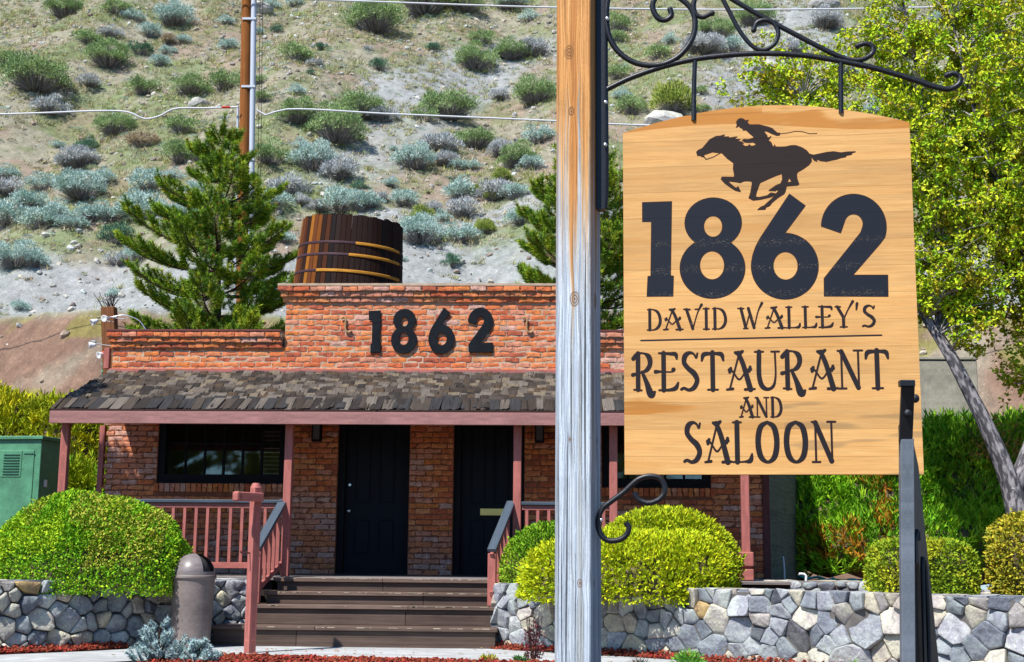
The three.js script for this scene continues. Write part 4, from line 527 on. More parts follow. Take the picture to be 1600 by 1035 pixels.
  word("DAVID WALLEY'S", 0.085, 0.868, 0.507, 0.580, 0.14); word('RESTAURANT', 0.035, 0.905, 0.293, 0.424, 0.11); word('AND', 0.400, 0.543, 0.197, 0.264, 0.12); word('SALOON', 0.208, 0.722, 0.042, 0.179, 0.14);
  line([[X(0.062), Y(0.470)], [X(0.886), Y(0.476)]], 9, EDGE); line([[X(0.064), Y(0.470)], [X(0.884), Y(0.476)]], 5, INK);
  // worn flecks through the dark paint along the board joints
  rnd = mulberry(77); for (let i = 0; i < 2600; i++) { const b = Math.floor(rr(6, 10)), v = (b - 0.35) * 0.0945 + rr(-0.02, 0.02) * rnd(), u = rr(0.1, 0.9), d = g.getImageData(Math.round(X(u)), Math.round(Y(v)), 1, 1).data; if (d[0] < 80) { g.fillStyle = pick(['rgba(150,130,100,0.6)', 'rgba(190,170,140,0.6)', 'rgba(110,84,60,0.7)']); g.fillRect(X(u), Y(v), rr(1, 6), rr(1, 2.5)); } }
  const tx = new THREE.CanvasTexture(cv); tx.colorSpace = THREE.SRGBColorSpace; tx.anisotropy = 8; return tx;
})();
{
  const t = thing('hanging_sign', 'arched honey wood sign with a galloping rider, large 1862 and saloon lettering', 'sign', P0); t.rotation.y = SIGN_Y;
  const face = new THREE.MeshPhysicalMaterial({ map: signTex, roughness: 0.65, specularIntensity: 0.4, bumpMap: woodBump, bumpScale: 0.0005 }), edge = mat([0.24, 0.11, 0.05], { map: woodTex, roughness: 0.8 });
  const cuts = [0]; const GAP = 0.0005; for (let b = 0; b < 15; b++) { const v = (b + 0.65) * 0.0945; if (v < 1.3) cuts.push(v); }
  cuts.push(1.33);
  for (let i = 0; i < cuts.length - 1; i++) { // the glued boards, each with eased edges
    const a = cuts[i] + (i ? GAP / 2 : 0), b = cuts[i + 1] - GAP / 2, pts = []; const us = []; for (let k = 0; k <= 40; k++) us.push(0.002 + (BW - 0.004) * (k / 40));
    const topPts = us.map((u) => [u, Math.min(b, boardTop(u))]).filter((p) => p[1] > a + 0.0015); if (topPts.length < 2) continue;
    pts.push([topPts[0][0], a], [topPts[topPts.length - 1][0], a], ...topPts.reverse());
    const sh = new THREE.Shape(pts.map((p) => new THREE.Vector2(p[0], p[1]))), g = new THREE.ExtrudeGeometry(sh, { depth: 0.036, bevelEnabled: true, bevelSize: -0.0006, bevelThickness: 0.0006, bevelSegments: 1, bevelOffset: 0 }), p = g.attributes.position, uv = g.attributes.uv; g.translate(0, 0, -0.037 + (i % 3) * 0.0002);
    for (let k = 0; k < p.count; k++) uv.setXY(k, p.getX(k) / BW, p.getY(k) / BH);
    obj('board', g, [face, edge], t);
  }
}
{ // post and bracket
  const base = [0.03, -0.62, 12.78], t = thing('sign_post', 'tall square timber post, golden above and weathered grey below, with black scrolled iron bracket', 'sign post', base);
  const postTex = dataTex(256, 2048, (x, y) => {
    const h = y / 2048, Y2 = -0.62 + h * 4.02, X2 = x / 256; let kn = 0, bend = 0;
    for (const [ky, kx, r] of [[2.80, 0.38, 0.028], [2.575, 0.45, 0.02], [1.885, 0.55, 0.03], [1.39, 0.42, 0.012], [0.9, 0.7, 0.015], [3.1, 0.7, 0.02]]) { const dy = (Y2 - ky) / 1.6, dx = (X2 - kx) * 0.13, d = Math.hypot(dx, dy); bend += Math.sign(dx) * 0.006 * Math.exp(-((d / (r * 2.2)) ** 2)); kn = Math.max(kn, sstep(r * 0.75, r * 0.45, d) * (0.55 + 0.45 * Math.sin(d * 900))); }
    const wx = X2 * 0.13 + bend + 0.004 * fbm(X2 * 3, Y2 * 2, 2), a = fbm(wx * 260, Y2 * 1.6, 4), f = fbm(wx * 900 + 40, Y2 * 5, 3), w = fbm(wx * 90 + 7, Y2 * 0.8 + 3, 3);
    let gold = mix3([0.72, 0.47, 0.23], [0.87, 0.66, 0.42], clamp(a * 1.4 - 0.2)); gold = mix3(gold, [0.66, 0.40, 0.17], 0.5 * sstep(0.5, 0.65, w)); if (f > 0.63) gold = gold.map((q) => q * 0.8);
    let gr = mix3([0.60, 0.64, 0.69], [0.82, 0.85, 0.88], clamp(a * 1.4 - 0.15)); gr = mix3(gr, [0.60, 0.57, 0.5], 0.35 * sstep(0.55, 0.7, w)); if (f > 0.6) gr = gr.map((q) => q * 0.74);
    let c = mix3(gr, gold, sstep(1.9, 2.5, Y2 + (a - 0.5) * 0.7 + (w - 0.5) * 0.9)); if (X2 < 0.07 && Y2 < 2.5) c = mix3(c, [0.4, 0.42, 0.46], 0.5); c = mix3(c, [0.36, 0.23, 0.13], kn * 0.75);
    let crack = 1; for (let j = 0; j < 7; j++) { const cx = 0.08 + 0.13 * j + 0.02 * Math.sin(Y2 * (1.7 + j * 0.3) + j * 2) + 0.012 * (fbm(Y2 * 6, j, 2) - 0.5); const on = fbm(j * 7.3, Y2 * 1.3 + j, 2); if (on > 0.56 && Math.abs(X2 - cx) < 0.011 * (on - 0.56) * 8) crack = 0.42; } return c.map((q) => q * crack * (0.95 + 0.1 * hash2(x, y)));
  });
  postTex.wrapS = postTex.wrapT = THREE.ClampToEdgeWrapping;
  const pg = new RoundedBoxGeometry(0.13, 4.02, 0.13, 2, 0.007).translate(0, 2.01, 0), pp = pg.attributes.position, pn = pg.attributes.normal, pu = pg.attributes.uv; for (let i = 0; i < pp.count; i++) pu.setXY(i, Math.abs(pn.getX(i)) > Math.abs(pn.getZ(i)) ? pp.getZ(i) / 0.13 + 0.5 : pp.getX(i) / 0.13 + 0.5, pp.getY(i) / 4.02);
  const pm = obj('post', pg, new THREE.MeshStandardMaterial({ map: postTex, roughness: 0.9, bumpMap: postTex, bumpScale: 0.0025 }), t); pm.rotation.y = THREE.MathUtils.degToRad(-17.5);
  // bracket, written on the plane of the board
  const rot = new THREE.Matrix4().makeRotationY(SIGN_Y), off = V(...P0).sub(V(...base)), Q = (a, dz = 0) => V(a[0], a[1], dz).applyMatrix4(rot).add(off), bar = (name, pts, r = 0.0095, dz = 0) => obj(name, triUV(tube(pts.map((p) => Q(p, dz)), r, pts.length * 8, 8)), M.iron, t);
  const cap = (a, r) => obj('bar_end', new THREE.SphereGeometry(r, 10, 8).translate(...Q(a).toArray()), M.iron, t);
  bar('upright_bar', [[-0.064, 2.1], [-0.064, 1.5], [-0.064, 1.0], [-0.068, 0.955]], 0.013);
  { const g = box(0.030, 1.22, 0.05, -0.078, 1.56, -0.012); g.applyMatrix4(rot).translate(off.x, off.y, off.z); obj('back_plate', g, M.iron, t); }
  bar('arch_bar', [[-0.064, 1.398], [0.031, 1.441], [0.159, 1.481], [0.263, 1.501], [0.389, 1.511], [0.503, 1.511], [0.638, 1.499], [0.771, 1.471], [0.881, 1.442], [1.012, 1.395], [1.108, 1.356], [1.151, 1.349], [1.184, 1.369], [1.186, 1.392], [1.164, 1.405], [1.142, 1.399]], 0.0105);
  bar('diagonal_bar', [[-0.06, 2.04], [0.1, 1.935], [0.255, 1.828], [0.393, 1.73], [0.483, 1.667], [0.64, 1.567], [0.772, 1.489], [0.827, 1.47], [0.86, 1.473], [0.892, 1.495], [0.891, 1.52], [0.867, 1.531], [0.84, 1.523]], 0.0098);
  bar('large_scroll', [[0.177, 1.696], [0.181, 1.671], [0.16, 1.655], [0.137, 1.661], [0.119, 1.687], [0.114, 1.717], [0.133, 1.751], [0.173, 1.759], [0.219, 1.731], [0.254, 1.692], [0.267, 1.642], [0.257, 1.581], [0.219, 1.525], [0.17, 1.493], [0.112, 1.483], [0.043, 1.499], [-0.016, 1.546], [-0.048, 1.609], [-0.056, 1.685], [-0.05, 1.747], [-0.03, 1.81], [0.02, 1.87], [0.1, 1.93]], 0.0105, 0.004);
  bar('small_scroll', [[0.36, 1.86], [0.31, 1.80], [0.275, 1.75], [0.262, 1.70], [0.272, 1.669], [0.295, 1.658], [0.318, 1.667], [0.329, 1.673]], 0.0095, 0.006);
  bar('vee_scroll', [[0.32, 1.84], [0.358, 1.748], [0.392, 1.672], [0.436, 1.584], [0.476, 1.535], [0.503, 1.523], [0.526, 1.527], [0.553, 1.549], [0.563, 1.59], [0.546, 1.625], [0.517, 1.636], [0.489, 1.628], [0.477, 1.602]], 0.0085, 0.003);
  bar('hanging_rod', [[0.265, 1.5], [0.26, 1.4], [0.257, 1.27]], 0.0085); bar('hanging_rod', [[0.780, 1.468], [0.778, 1.4], [0.775, 1.275]], 0.0085);
  bar('lower_scroll', [[0.035, -0.062], [0.05, -0.086], [0.081, -0.099], [0.116, -0.09], [0.139, -0.066], [0.139, -0.035], [0.122, -0.013], [0.089, -0.007], [0.051, -0.018], [0, -0.062], [-0.045, -0.095], [-0.072, -0.117], [-0.086, -0.146], [-0.088, -0.177], [-0.078, -0.209], [-0.056, -0.227], [-0.021, -0.226], [0.006, -0.211], [0.017, -0.183], [0.006, -0.165]], 0.0095, 0.02);
  for (const a of [[0.177, 1.697], [1.142, 1.399], [0.84, 1.523], [0.477, 1.601], [0.329, 1.673]]) cap(a, 0.0105);
  for (const [u, v] of [[-0.052, 1.665], [-0.058, 1.345], [-0.06, 1.185], [-0.078, -0.158]]) { const q = Q([u, v], 0.022); obj('bolt', new THREE.SphereGeometry(0.0075, 10, 8).scale(1, 1, 0.6).translate(q.x, q.y, q.z), M.steel, t); }
}
{ // black iron post with a bent head, seen against the right edge of the board
  const t = thing('iron_post', 'black iron post with a bent capped head and scrolled side plate before the sign', 'post', [1.02, -0.62, 13.3]), litIron = mat([0.19, 0.215, 0.25], { roughness: 0.42, map: rep(grainTex, 2, 2), bumpMap: bumpTex, bumpScale: 0.0008 });  // bar colour carries its sunlit grey; the iron itself is black
  const q = (x, y) => [x - 1.02, y + 0.62];
  { const g = rbox(0.041, 1.98, 0.03, 0, 0.99, 0, 0.003, 'y'); const p = g.attributes.position; for (let i = 0; i < p.count; i++) p.setX(i, p.getX(i) + mix(-0.045, 0.02, p.getY(i) / 1.98)); obj('flat_bar', g, litIron, t); }
  { const g = rbox(0.041, 0.18, 0.014, 0, 0.09, 0, 0.003).rotateX(0.32).translate(0.016, 1.968, 0.004); obj('bent_head', g, M.iron, t); obj('head_cap', rbox(0.046, 0.02, 0.03, 0.010, 2.143, 0.072, 0.003).rotateZ(0), M.iron, t); obj('bolt', new THREE.SphereGeometry(0.013, 12, 8).scale(1, 1, 0.7).translate(0.018, 2.055, 0.042), M.iron, t); obj('eye_bolt', new THREE.SphereGeometry(0.014, 12, 8).translate(0.062, 2.11, -0.04), M.iron, t); }  // head kept near black and tipped forward, so it reads as shaded
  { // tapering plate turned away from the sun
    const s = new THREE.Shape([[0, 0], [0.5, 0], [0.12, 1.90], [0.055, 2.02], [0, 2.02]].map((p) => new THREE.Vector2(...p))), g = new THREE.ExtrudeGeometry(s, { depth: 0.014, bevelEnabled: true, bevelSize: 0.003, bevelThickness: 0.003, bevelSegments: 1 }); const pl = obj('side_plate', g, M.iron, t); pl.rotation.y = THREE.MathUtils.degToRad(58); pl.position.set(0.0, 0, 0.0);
    obj('plate_scroll', tube([[0.075, 1.08, 0.03], [0.095, 1.22, 0.03], [0.11, 1.42, 0.03], [0.10, 1.60, 0.03], [0.085, 1.62, 0.03], [0.07, 1.45, 0.03], [0.07, 1.2, 0.03], [0.1, 1.02, 0.03], [0.14, 1.0, 0.03], [0.15, 1.12, 0.03]], 0.007, 60, 6), M.iron, pl); obj('plate_curl', tube([[0.02, 1.60, 0.03], [0.025, 1.68, 0.03], [0.045, 1.70, 0.03], [0.05, 1.67, 0.03]], 0.007, 20, 6), M.iron, pl);
  }
}
// ---------------------------------------------------------------- things along the path
{
  const t = thing('trash_can', 'brown domed trash can with a push flap against the left stone wall', 'trash can', [-3.95, 0, 3.3]), bm = mat([0.24, 0.19, 0.17], { roughness: 0.5, map: rep(grainTex, 1.5, 1.5) });
  const body = triUV(new THREE.LatheGeometry([[0.001, 0], [0.195, 0], [0.2, 0.012], [0.225, 0.7], [0.226, 0.715]].map((p) => new THREE.Vector2(...p)), 36)); obj('body', body, bm, t);
  obj('rim', new THREE.LatheGeometry([[0.222, 0.705], [0.238, 0.71], [0.24, 0.725], [0.238, 0.745], [0.228, 0.75], [0.222, 0.745]].map((p) => new THREE.Vector2(...p)), 36), bm, t);
  const dm = mat([0.25, 0.21, 0.2], { roughness: 0.38, map: rep(grainTex, 1.5, 1.5) }); dm.side = THREE.DoubleSide;
  const lid = obj('dome_lid', new THREE.SphereGeometry(0.222, 32, 14, -0.02, PI * 1.66, 0, PI / 2).scale(1, 1.02, 1).rotateY(PI * 1.08).translate(0, 0.745, 0), dm, t); obj('collar', new THREE.CylinderGeometry(0.222, 0.224, 0.05, 36, 1, true).translate(0, 0.76, 0), dm, lid);
  obj('push_flap', new THREE.SphereGeometry(0.2, 20, 10, 0, PI * 0.62, 0.12, PI / 2 - 0.12).scale(0.86, 1.02, 0.86).rotateY(PI * 0.72 + PI * 0.02).translate(0, 0.75, 0), mat([0.05, 0.045, 0.042], { roughness: 0.5, side: THREE.DoubleSide }), lid);
}
{
  const t = thing('wooden_post', 'pink painted wooden post with a short crossarm standing in the red mulch', 'post', [-3.17, 0, 3.95]); t.rotation.y = THREE.MathUtils.degToRad(48);
  obj('shaft', rbox(0.088, 1.66, 0.088, 0, 0.80, 0, 0.008, 'y'), M.pink, t); obj('cap', triUV(new THREE.CylinderGeometry(0.035, 0.062, 0.05, 4).rotateY(PI / 4).translate(0, 1.655, 0)), M.pink, t);
  obj('crossarm', rbox(0.30, 0.09, 0.075, -0.13, 1.535, 0.082, 0.012), M.pink, t); obj('arm_end', rbox(0.05, 0.1, 0.095, -0.285, 1.535, 0.082, 0.02), M.pink, t);
  obj('hook', tube([[-0.04, 0.98, 0.0], [-0.12, 0.985, 0.02], [-0.17, 0.985, 0.03], [-0.175, 1.0, 0.03]], 0.008, 16, 6), M.maroon, t);
}
{
  const t = thing('utility_box', 'green metal utility cabinet with a louvred vent at the left edge', 'cabinet', [-7.95, 0.5, -1.2]), gm = mat([0.10, 0.31, 0.165], { roughness: 0.45, map: rep(grainTex, 1, 1) });
  t.rotation.y = THREE.MathUtils.degToRad(-8);
  obj('body', rbox(1.45, 2.0, 0.7, 0, 1.0, 0, 0.012), gm, t); obj('lid', rbox(1.52, 0.05, 0.78, 0, 2.02, 0, 0.01), gm, t);
  const d = obj('door', rbox(1.30, 1.8, 0.02, -0.02, 0.95, 0.352, 0.006), gm, t); obj('vent_frame', rbox(0.30, 0.36, 0.012, 0.3, 1.66, 0.364, 0.003), gm, d); for (let i = 0; i < 8; i++) obj('louvre', rbox(0.24, 0.012, 0.02, 0.3, 1.52 + i * 0.038, 0.372, 0.002).rotateX(0), mat([0.03, 0.1, 0.06], { roughness: 0.6 }), d);
  obj('hasp', rbox(0.03, 0.1, 0.05, 0.735, 1.4, 0.2, 0.005), M.white, t); obj('latch', rbox(0.16, 0.012, 0.012, 0.56, 1.80, 0.366, 0.003), mat([0.03, 0.1, 0.06]), d);
}
{
  const t = thing('water_tank', 'dark wooden water tank with rusty and orange hoops leaning behind the brick parapet', 'tank', [-3.44, 3.5, -2.4]); t.rotation.z = -0.055; t.rotation.x = 0.03;
  const N = 62, H = 2.43, rb = 0.89, rt = 0.735; rnd = mulberry(51);
  const tones = [[0.032, 0.012, 0.007], [0.09, 0.026, 0.008], [0.14, 0.038, 0.009], [0.018, 0.011, 0.010], [0.25, 0.075, 0.010], [0.036, 0.018, 0.014], [0.18, 0.052, 0.014]].map((c) => mat(c, { map: rep(woodTex, 2, 2), bumpMap: woodBump, bumpScale: 0.006, roughness: 0.8 })), orange = mat([0.42, 0.15, 0.015], { map: rep(woodTex, 2, 2), roughness: 0.75 });
  for (let i = 0; i < N; i++) { const a = (i / N) * 2 * PI, h = H + rr(-0.014, 0.012), wb = (2 * PI * rb) / N - 0.006, wt = (2 * PI * rt) / N - 0.004, g = new THREE.BoxGeometry(1, h, 0.05, 1, 4, 1).translate(0, h / 2, 0), p = g.attributes.position; for (let k = 0; k < p.count; k++) { const f = p.getY(k) / H; p.setX(k, p.getX(k) * mix(wb, wt, f)); p.setZ(k, p.getZ(k) + mix(rb, rt, f) + rr(-0.002, 0.002)); if (f > 0.95) p.setY(k, p.getY(k) + rr(-0.008, 0.008)); } g.computeVertexNormals(); triUV(g, 1, 'y'); g.rotateY(a); const front = Math.sin(a); const rusty = front < -0.25 && Math.cos(a) > -0.2; const m = rusty && i % 5 === 0 ? orange : pick(rusty ? [tones[1], tones[2], tones[4], tones[0], tones[6]] : [tones[0], tones[3], tones[5], tones[0], tones[3], tones[5]]); obj('stave', g, m, t); }
  const hm = mat([0.085, 0.045, 0.055], { roughness: 0.6, metalness: 0.3, map: grainTex }), ho = mat([0.75, 0.33, 0.04], { roughness: 0.6, map: rep(woodTex, 2, 1) });
  const hoop = (y, a0, a1, r, m, h) => { const k = mix(rb, rt, y / H) + 0.028 + r, w = h * 1.25, sl = ((rb - rt) / H) * w, g = triUV(new THREE.LatheGeometry([[k + sl - 0.012, -w], [k + sl, -w], [k + sl + 0.004, -w * 0.6], [k - sl + 0.004, w * 0.6], [k - sl, w], [k - sl - 0.012, w]].map((q) => new THREE.Vector2(...q)), 64, a0, a1 - a0).translate(0, y, 0)); return obj('hoop', g, m, t); };
  for (const [y, a] of [[2.0, 0.25], [1.82, 0.14], [1.575, -0.45]]) { hoop(y, -PI, PI, 0, hm, 0.016); hoop(y - 0.002, a, 1.3, 0.006, ho, 0.018); }
  obj('bottom', new THREE.CylinderGeometry(rb - 0.01, rb - 0.01, 0.05, 30).translate(0, 0.03, 0), tones[3], t); obj('lid_deck', new THREE.CylinderGeometry(rt - 0.02, rt - 0.02, 0.04, 30).translate(0, H - 0.22, 0), tones[3], t);
}
{ // pole, conduit, cables
  const by = hillY(-7.3, -12) - 0.2, t = thing('utility_pole', 'brown wooden utility pole with grey conduit behind the left pine', 'utility pole', [-7.28, by, -12]), pw = mat([0.36, 0.125, 0.03], { map: rep(woodTex, 1, 1), bumpMap: woodBump, bumpScale: 0.01, roughness: 0.85 }), cm = mat([0.46, 0.49, 0.55], { roughness: 0.5 });
  const L = 13.5, lean = (y) => -0.028 * y; const ln = (g) => { const p = g.attributes.position; for (let i = 0; i < p.count; i++) p.setX(i, p.getX(i) + lean(p.getY(i))); return g; };
  obj('shaft', ln(triUV(new THREE.CylinderGeometry(0.105, 0.15, L, 16, 12).translate(0, L / 2, 0), 1, 'y')), pw, t);
  obj('conduit', ln(new THREE.CylinderGeometry(0.065, 0.065, L - 2, 12, 12).translate(0.19, L / 2 + 0.3, 0.06)), cm, t); obj('riser', ln(new THREE.CylinderGeometry(0.028, 0.028, 4.4, 8, 6).translate(-0.15, 6.1, 0.06)), cm, t);
  for (const y of [7.0, 8.75, 10.4]) obj('strap', ln(box(0.32, 0.05, 0.14, 0.1, y, 0.07)), cm, t);
  for (let i = 0; i < 2; i++) obj('ground_wire', ln(new THREE.CylinderGeometry(0.007, 0.007, L - 3, 5, 10).translate(0.33 + i * 0.06, L / 2, 0.03)), M.dark, t);
  const wm = mat([0.55, 0.56, 0.58], { roughness: 0.5 }), Z0 = -11.8;
  const cable = (label, pts, r) => { const o = thing('overhead_cable', label, 'cable', pts[0]); const m = put('strand', tube(pts, r, pts.length * 10, 6), wm, o); return o; };
  cable('upper white overhead cable crossing the hillside along the top', [[-20, 13.95, Z0], [-13.46, 13.77, Z0], [-7.66, 13.71, Z0], [-0.39, 13.41, Z0], [4.5, 13.31, Z0], [10.34, 13.39, Z0], [18, 13.8, Z0]], 0.02);
  const lc = cable('lower white overhead cable sagging from the left to the utility pole', [[-20, 10.95, Z0], [-13.25, 10.92, Z0], [-10.39, 10.98, Z0], [-10.1, 10.93, Z0], [-9.78, 10.79, Z0], [-9.45, 10.85, Z0], [-9.12, 11.02, Z0], [-8.4, 11.04, Z0], [-7.62, 11.06, Z0]], 0.021); lc.add(obj('red_sleeve', new THREE.CylinderGeometry(0.028, 0.028, 0.2, 8).rotateZ(PI / 2).translate(12.1, 0.105, 0), mat([0.5, 0.05, 0.03]), lc));
  cable('lower white overhead cable running right from the utility pole behind the sign', [[-7.2, 10.99, Z0], [-7.02, 10.87, Z0], [-6.85, 10.88, Z0], [-6.65, 10.98, Z0], [-4, 10.87, Z0], [-0.38, 10.69, Z0], [1.59, 10.58, Z0], [8, 10.4, Z0], [16, 10.5, Z0]], 0.021);
}
function flood(label, p, yaw, pitch, red) { const t = thing('flood_lamp', label, 'flood lamp', p, 'flood lamps on the roof corner'); t.scale.setScalar(0.52); const h = new THREE.LatheGeometry([[0.001, -0.06], [0.04, -0.055], [0.05, -0.02], [0.085, 0.09], [0.09, 0.12], [0.08, 0.118], [0.001, 0.1]].map((q) => new THREE.Vector2(...q)), 20).rotateX(PI / 2 + pitch).rotateY(yaw); obj('lamp_head', h, M.white, t); obj('bracket', tube([[0, 0, 0], [0.08, 0.04, -0.05], [0.22, 0.02, -0.1], [0.42, 0.0, -0.12]], 0.012, 12, 6), mat([0.4, 0.4, 0.42], { roughness: 0.5 }), t); if (red) obj('red_base', new THREE.SphereGeometry(0.05, 10, 8).translate(0.02, 0.04, -0.03), mat([0.55, 0.08, 0.05]), t); delete t.userData.group; }
flood('white floodlight aimed down and left on the roof corner, beside the wooden stub', [-6.36, 4.03, -0.02], -0.9, 0.5); flood('white floodlight facing forward at the end of the parapet', [-6.2, 4.06, 0.02], -0.3, 0.2); flood('white floodlight hanging left of the parapet end, below the pair', [-6.36, 3.70, 0.0], -1.2, 0.15); flood('white and red floodlight just above the green louvres', [-6.26, 3.58, -0.05], -0.5, 0.3, true);
obj('lamp_conduit', tube([[-6.2, 4.08, -0.05], [-6.0, 4.12, -0.08], [-5.8, 4.05, -0.1], [-5.7, 3.93, -0.1]], 0.008, 24, 6), M.steel); tag(scene.children[scene.children.length - 1], 'grey bent conduit arching over the left end of the parapet', 'conduit');
{
  const t = thing('wooden_stub', 'weathered brown wooden stub with twigs on top at the roof corner', 'post', [-6.3, 2.7, -0.75]); obj('stub', rbox(0.19, 1.65, 0.16, 0, 0.83, 0, 0.012, 'y').rotateZ(0.09), mat([0.27, 0.11, 0.045], { map: rep(woodTex, 2, 2), bumpMap: woodBump, bumpScale: 0.006 }), t); rnd = mulberry(61); const tw = []; for (let i = 0; i < 26; i++) { const a = rr(0, 6.28), x = -0.15 + rr(-0.07, 0.07); tw.push(tube([[x, 1.6, rr(-0.05, 0.05)], [x + Math.cos(a) * 0.06, 1.7, Math.sin(a) * 0.05], [x + Math.cos(a) * rr(0.08, 0.16), rr(1.72, 1.86), Math.sin(a) * 0.1]], 0.004, 6, 4)); } obj('twigs', tw, M.dark, t);
  const u = thing('rooftop_unit', 'dark green louvred unit at the left end of the roof', 'roof unit', [-6.35, 2.9, -1.1]), gm = mat([0.02, 0.13, 0.085], { roughness: 0.5 }); obj('cabinet', box(0.5, 0.78, 0.5, 0.05, 0.35, -0.05), gm, u); for (let i = 0; i < 7; i++) obj('louvre', rbox(0.5, 0.03, 0.05, 0.05, 0.06 + i * 0.1, 0.22, 0.004), mat([0.09, 0.32, 0.24], { roughness: 0.5 }), u); u.userData.label = 'dark green louvred metal unit behind the left end of the parapet';
}
{ const t = thing('tan_cabinet', 'plain tan utility cabinet behind the leaning tree trunk', 'cabinet', [6.35, 0.6, -6.2]), m = mat([0.40, 0.37, 0.29], { map: grainTex, roughness: 0.8 }); obj('body', rbox(1.3, 3.75, 1.0, 0, 1.87, 0, 0.02), m, t); obj('cover', rbox(1.34, 0.05, 1.04, 0, 3.78, 0, 0.01), m, t); }
{ const t = thing('garden_hose', 'teal garden hose lying along the foot of the spreading juniper', 'hose', [3.5, 0.62, -0.8]); rnd = mulberry(62); const pts = []; for (let i = 0; i < 26; i++) pts.push([3.0 + i * 0.045 + rr(-0.03, 0.03), 0.72 - i * 0.002 + 0.015 * Math.sin(i * 1.3), -0.7 + 0.12 * Math.sin(i * 0.9)]); put('tube', tube(pts, 0.016, 160, 6), mat([0.03, 0.33, 0.30], { roughness: 0.5 }), t); put('tube', tube(pts.map((p) => [p[0] + 0.25, p[1] - 0.03, p[2] + 0.1]), 0.014, 160, 6), mat([0.05, 0.36, 0.2], { roughness: 0.5 }), t); put('nozzle', tube([[4.0, 0.67, -0.6], [4.2, 0.665, -0.58]], 0.018, 8, 6), mat([0.55, 0.06, 0.03]), t); }
{ const t = thing('water_pipe', 'white bent water pipe rising behind the low stone edging', 'pipe', [2.78, 0.5, 1.3]); obj('pipe', tube([[0, -0.05, 0], [0, 0.2, 0], [0, 0.27, 0], [-0.03, 0.29, 0], [-0.08, 0.29, 0]], 0.014, 24, 8), M.white, t); const u = thing('white_stake', 'thin white stake against the dark siding wall', 'stake', [2.78, 0.62, -0.3]); obj('stake', tube([[0, 0, 0], [0.0, 0.2, 0], [-0.01, 0.36, 0]], 0.012, 8, 6), M.white, u); obj('stake_top', new THREE.SphereGeometry(0.014, 8, 6).translate(-0.01, 0.36, 0), M.white, u); const v = thing('wooden_beam', 'short pale timber lying by the foot of the siding wall', 'timber', [3.3, 0.55, -0.9]); obj('timber', beam([0, 0.06, 0.4], [0.32, 0.06, -0.3], 0.14, 0.13), mat([0.42, 0.39, 0.32], { map: woodTex }), v); obj('end_grain', beam([0, 0.06, 0.41], [-0.003, 0.06, 0.402], 0.13, 0.12), mat([0.36, 0.32, 0.26]), v); }
// ---------------------------------------------------------------- shrubs on the hillside
rnd = mulberry(71);
const KIND = [
  { n: 'sagebrush', l: 'blue grey sagebrush', c: 'shrub', cols: [[0.42, 0.54, 0.48], [0.51, 0.62, 0.56], [0.33, 0.46, 0.39]], h: 0.34, len: [0.05, 0.10], up: 0.35, twig: 0.15 },
  { n: 'green_shrub', l: 'green bushy shrub', c: 'shrub', cols: [[0.25, 0.36, 0.13], [0.34, 0.43, 0.18], [0.19, 0.28, 0.11]], h: 0.38, len: [0.05, 0.11], up: 0.7, twig: 0.3 },
  { n: 'twiggy_shrub', l: 'grey twiggy shrub', c: 'shrub', cols: [[0.46, 0.46, 0.47], [0.40, 0.41, 0.40], [0.52, 0.53, 0.51]], h: 0.33, len: [0.06, 0.14], up: 0.7, twig: 0.8 },
  { n: 'dark_shrub', l: 'dark teal shrub', c: 'shrub', cols: [[0.10, 0.20, 0.12], [0.15, 0.27, 0.17], [0.08, 0.16, 0.09]], h: 0.36, len: [0.05, 0.10], up: 0.4, twig: 0.1 },
  { n: 'yellow_shrub', l: 'yellow green shrub', c: 'shrub', cols: [[0.26, 0.32, 0.05], [0.34, 0.39, 0.08], [0.2, 0.26, 0.05]], h: 0.32, len: [0.06, 0.12], up: 0.9, twig: 0.1 },
  { n: 'dry_clump', l: 'dry tan brush clump', c: 'dry brush', cols: [[0.46, 0.36, 0.24], [0.40, 0.30, 0.19], [0.52, 0.43, 0.30]], h: 0.24, len: [0.08, 0.16], up: 0.5, twig: 0.3 },
];
function shrubProto(K, nl = 18, per = 130, ls = 0.8) { // unit width: clumps of small leaves on lobes, grey stems from the foot
  const T = new Tris(), S = new Tris(), lobes = [];
  for (let i = 0; i < nl; i++) { const a = rr(0, 6.28), r = Math.sqrt(rnd()) * 0.36, y = K.h * (1 - (r / 0.45) ** 2) * rr(0.25, 1.1) + 0.07; lobes.push([Math.cos(a) * r, y, Math.sin(a) * r, rr(0.1, 0.19) * (nl > 20 ? 0.72 : 1)]); }
  for (const [x, y, z, R] of lobes) { const bc = pick(K.cols), n = per; for (let i = 0; i < n; i++) { const d = rdir(); if (d.y < -0.4) d.y *= -1; const p = V(x + d.x * R, y + d.y * R * 0.8, z + d.z * R).addScaledVector(d, rr(-0.05, 0.02)); const dir = d.clone().addScaledVector(rdir(), 0.6); dir.y += K.up; dir.normalize(); T.leaf(p, dir, perp(dir), rr(...K.len) * ls, rr(0.014, 0.03) * ls, tint(rnd() < 0.7 ? bc : pick(K.cols), 0.3)); } 
    for (let i = 0; i < 5 + K.twig * 22; i++) { const e = V(x, y, z).addScaledVector(rdir(), R), o = V(x * 0.25, 0, z * 0.25), d = e.clone().sub(o), l = d.length(); d.normalize(); S.blade(o, d, perp(d), l, 0.016, tint([0.22, 0.20, 0.19], 0.3)); } }
  return [T.geo(), S.geo()];
}
const protos = KIND.map((K) => [0, 1, 2, 3].map(() => shrubProto(K))), bigProtos = KIND.slice(0, 3).map((K) => [0, 1].map(() => shrubProto(K, 44, 150, 0.5)));
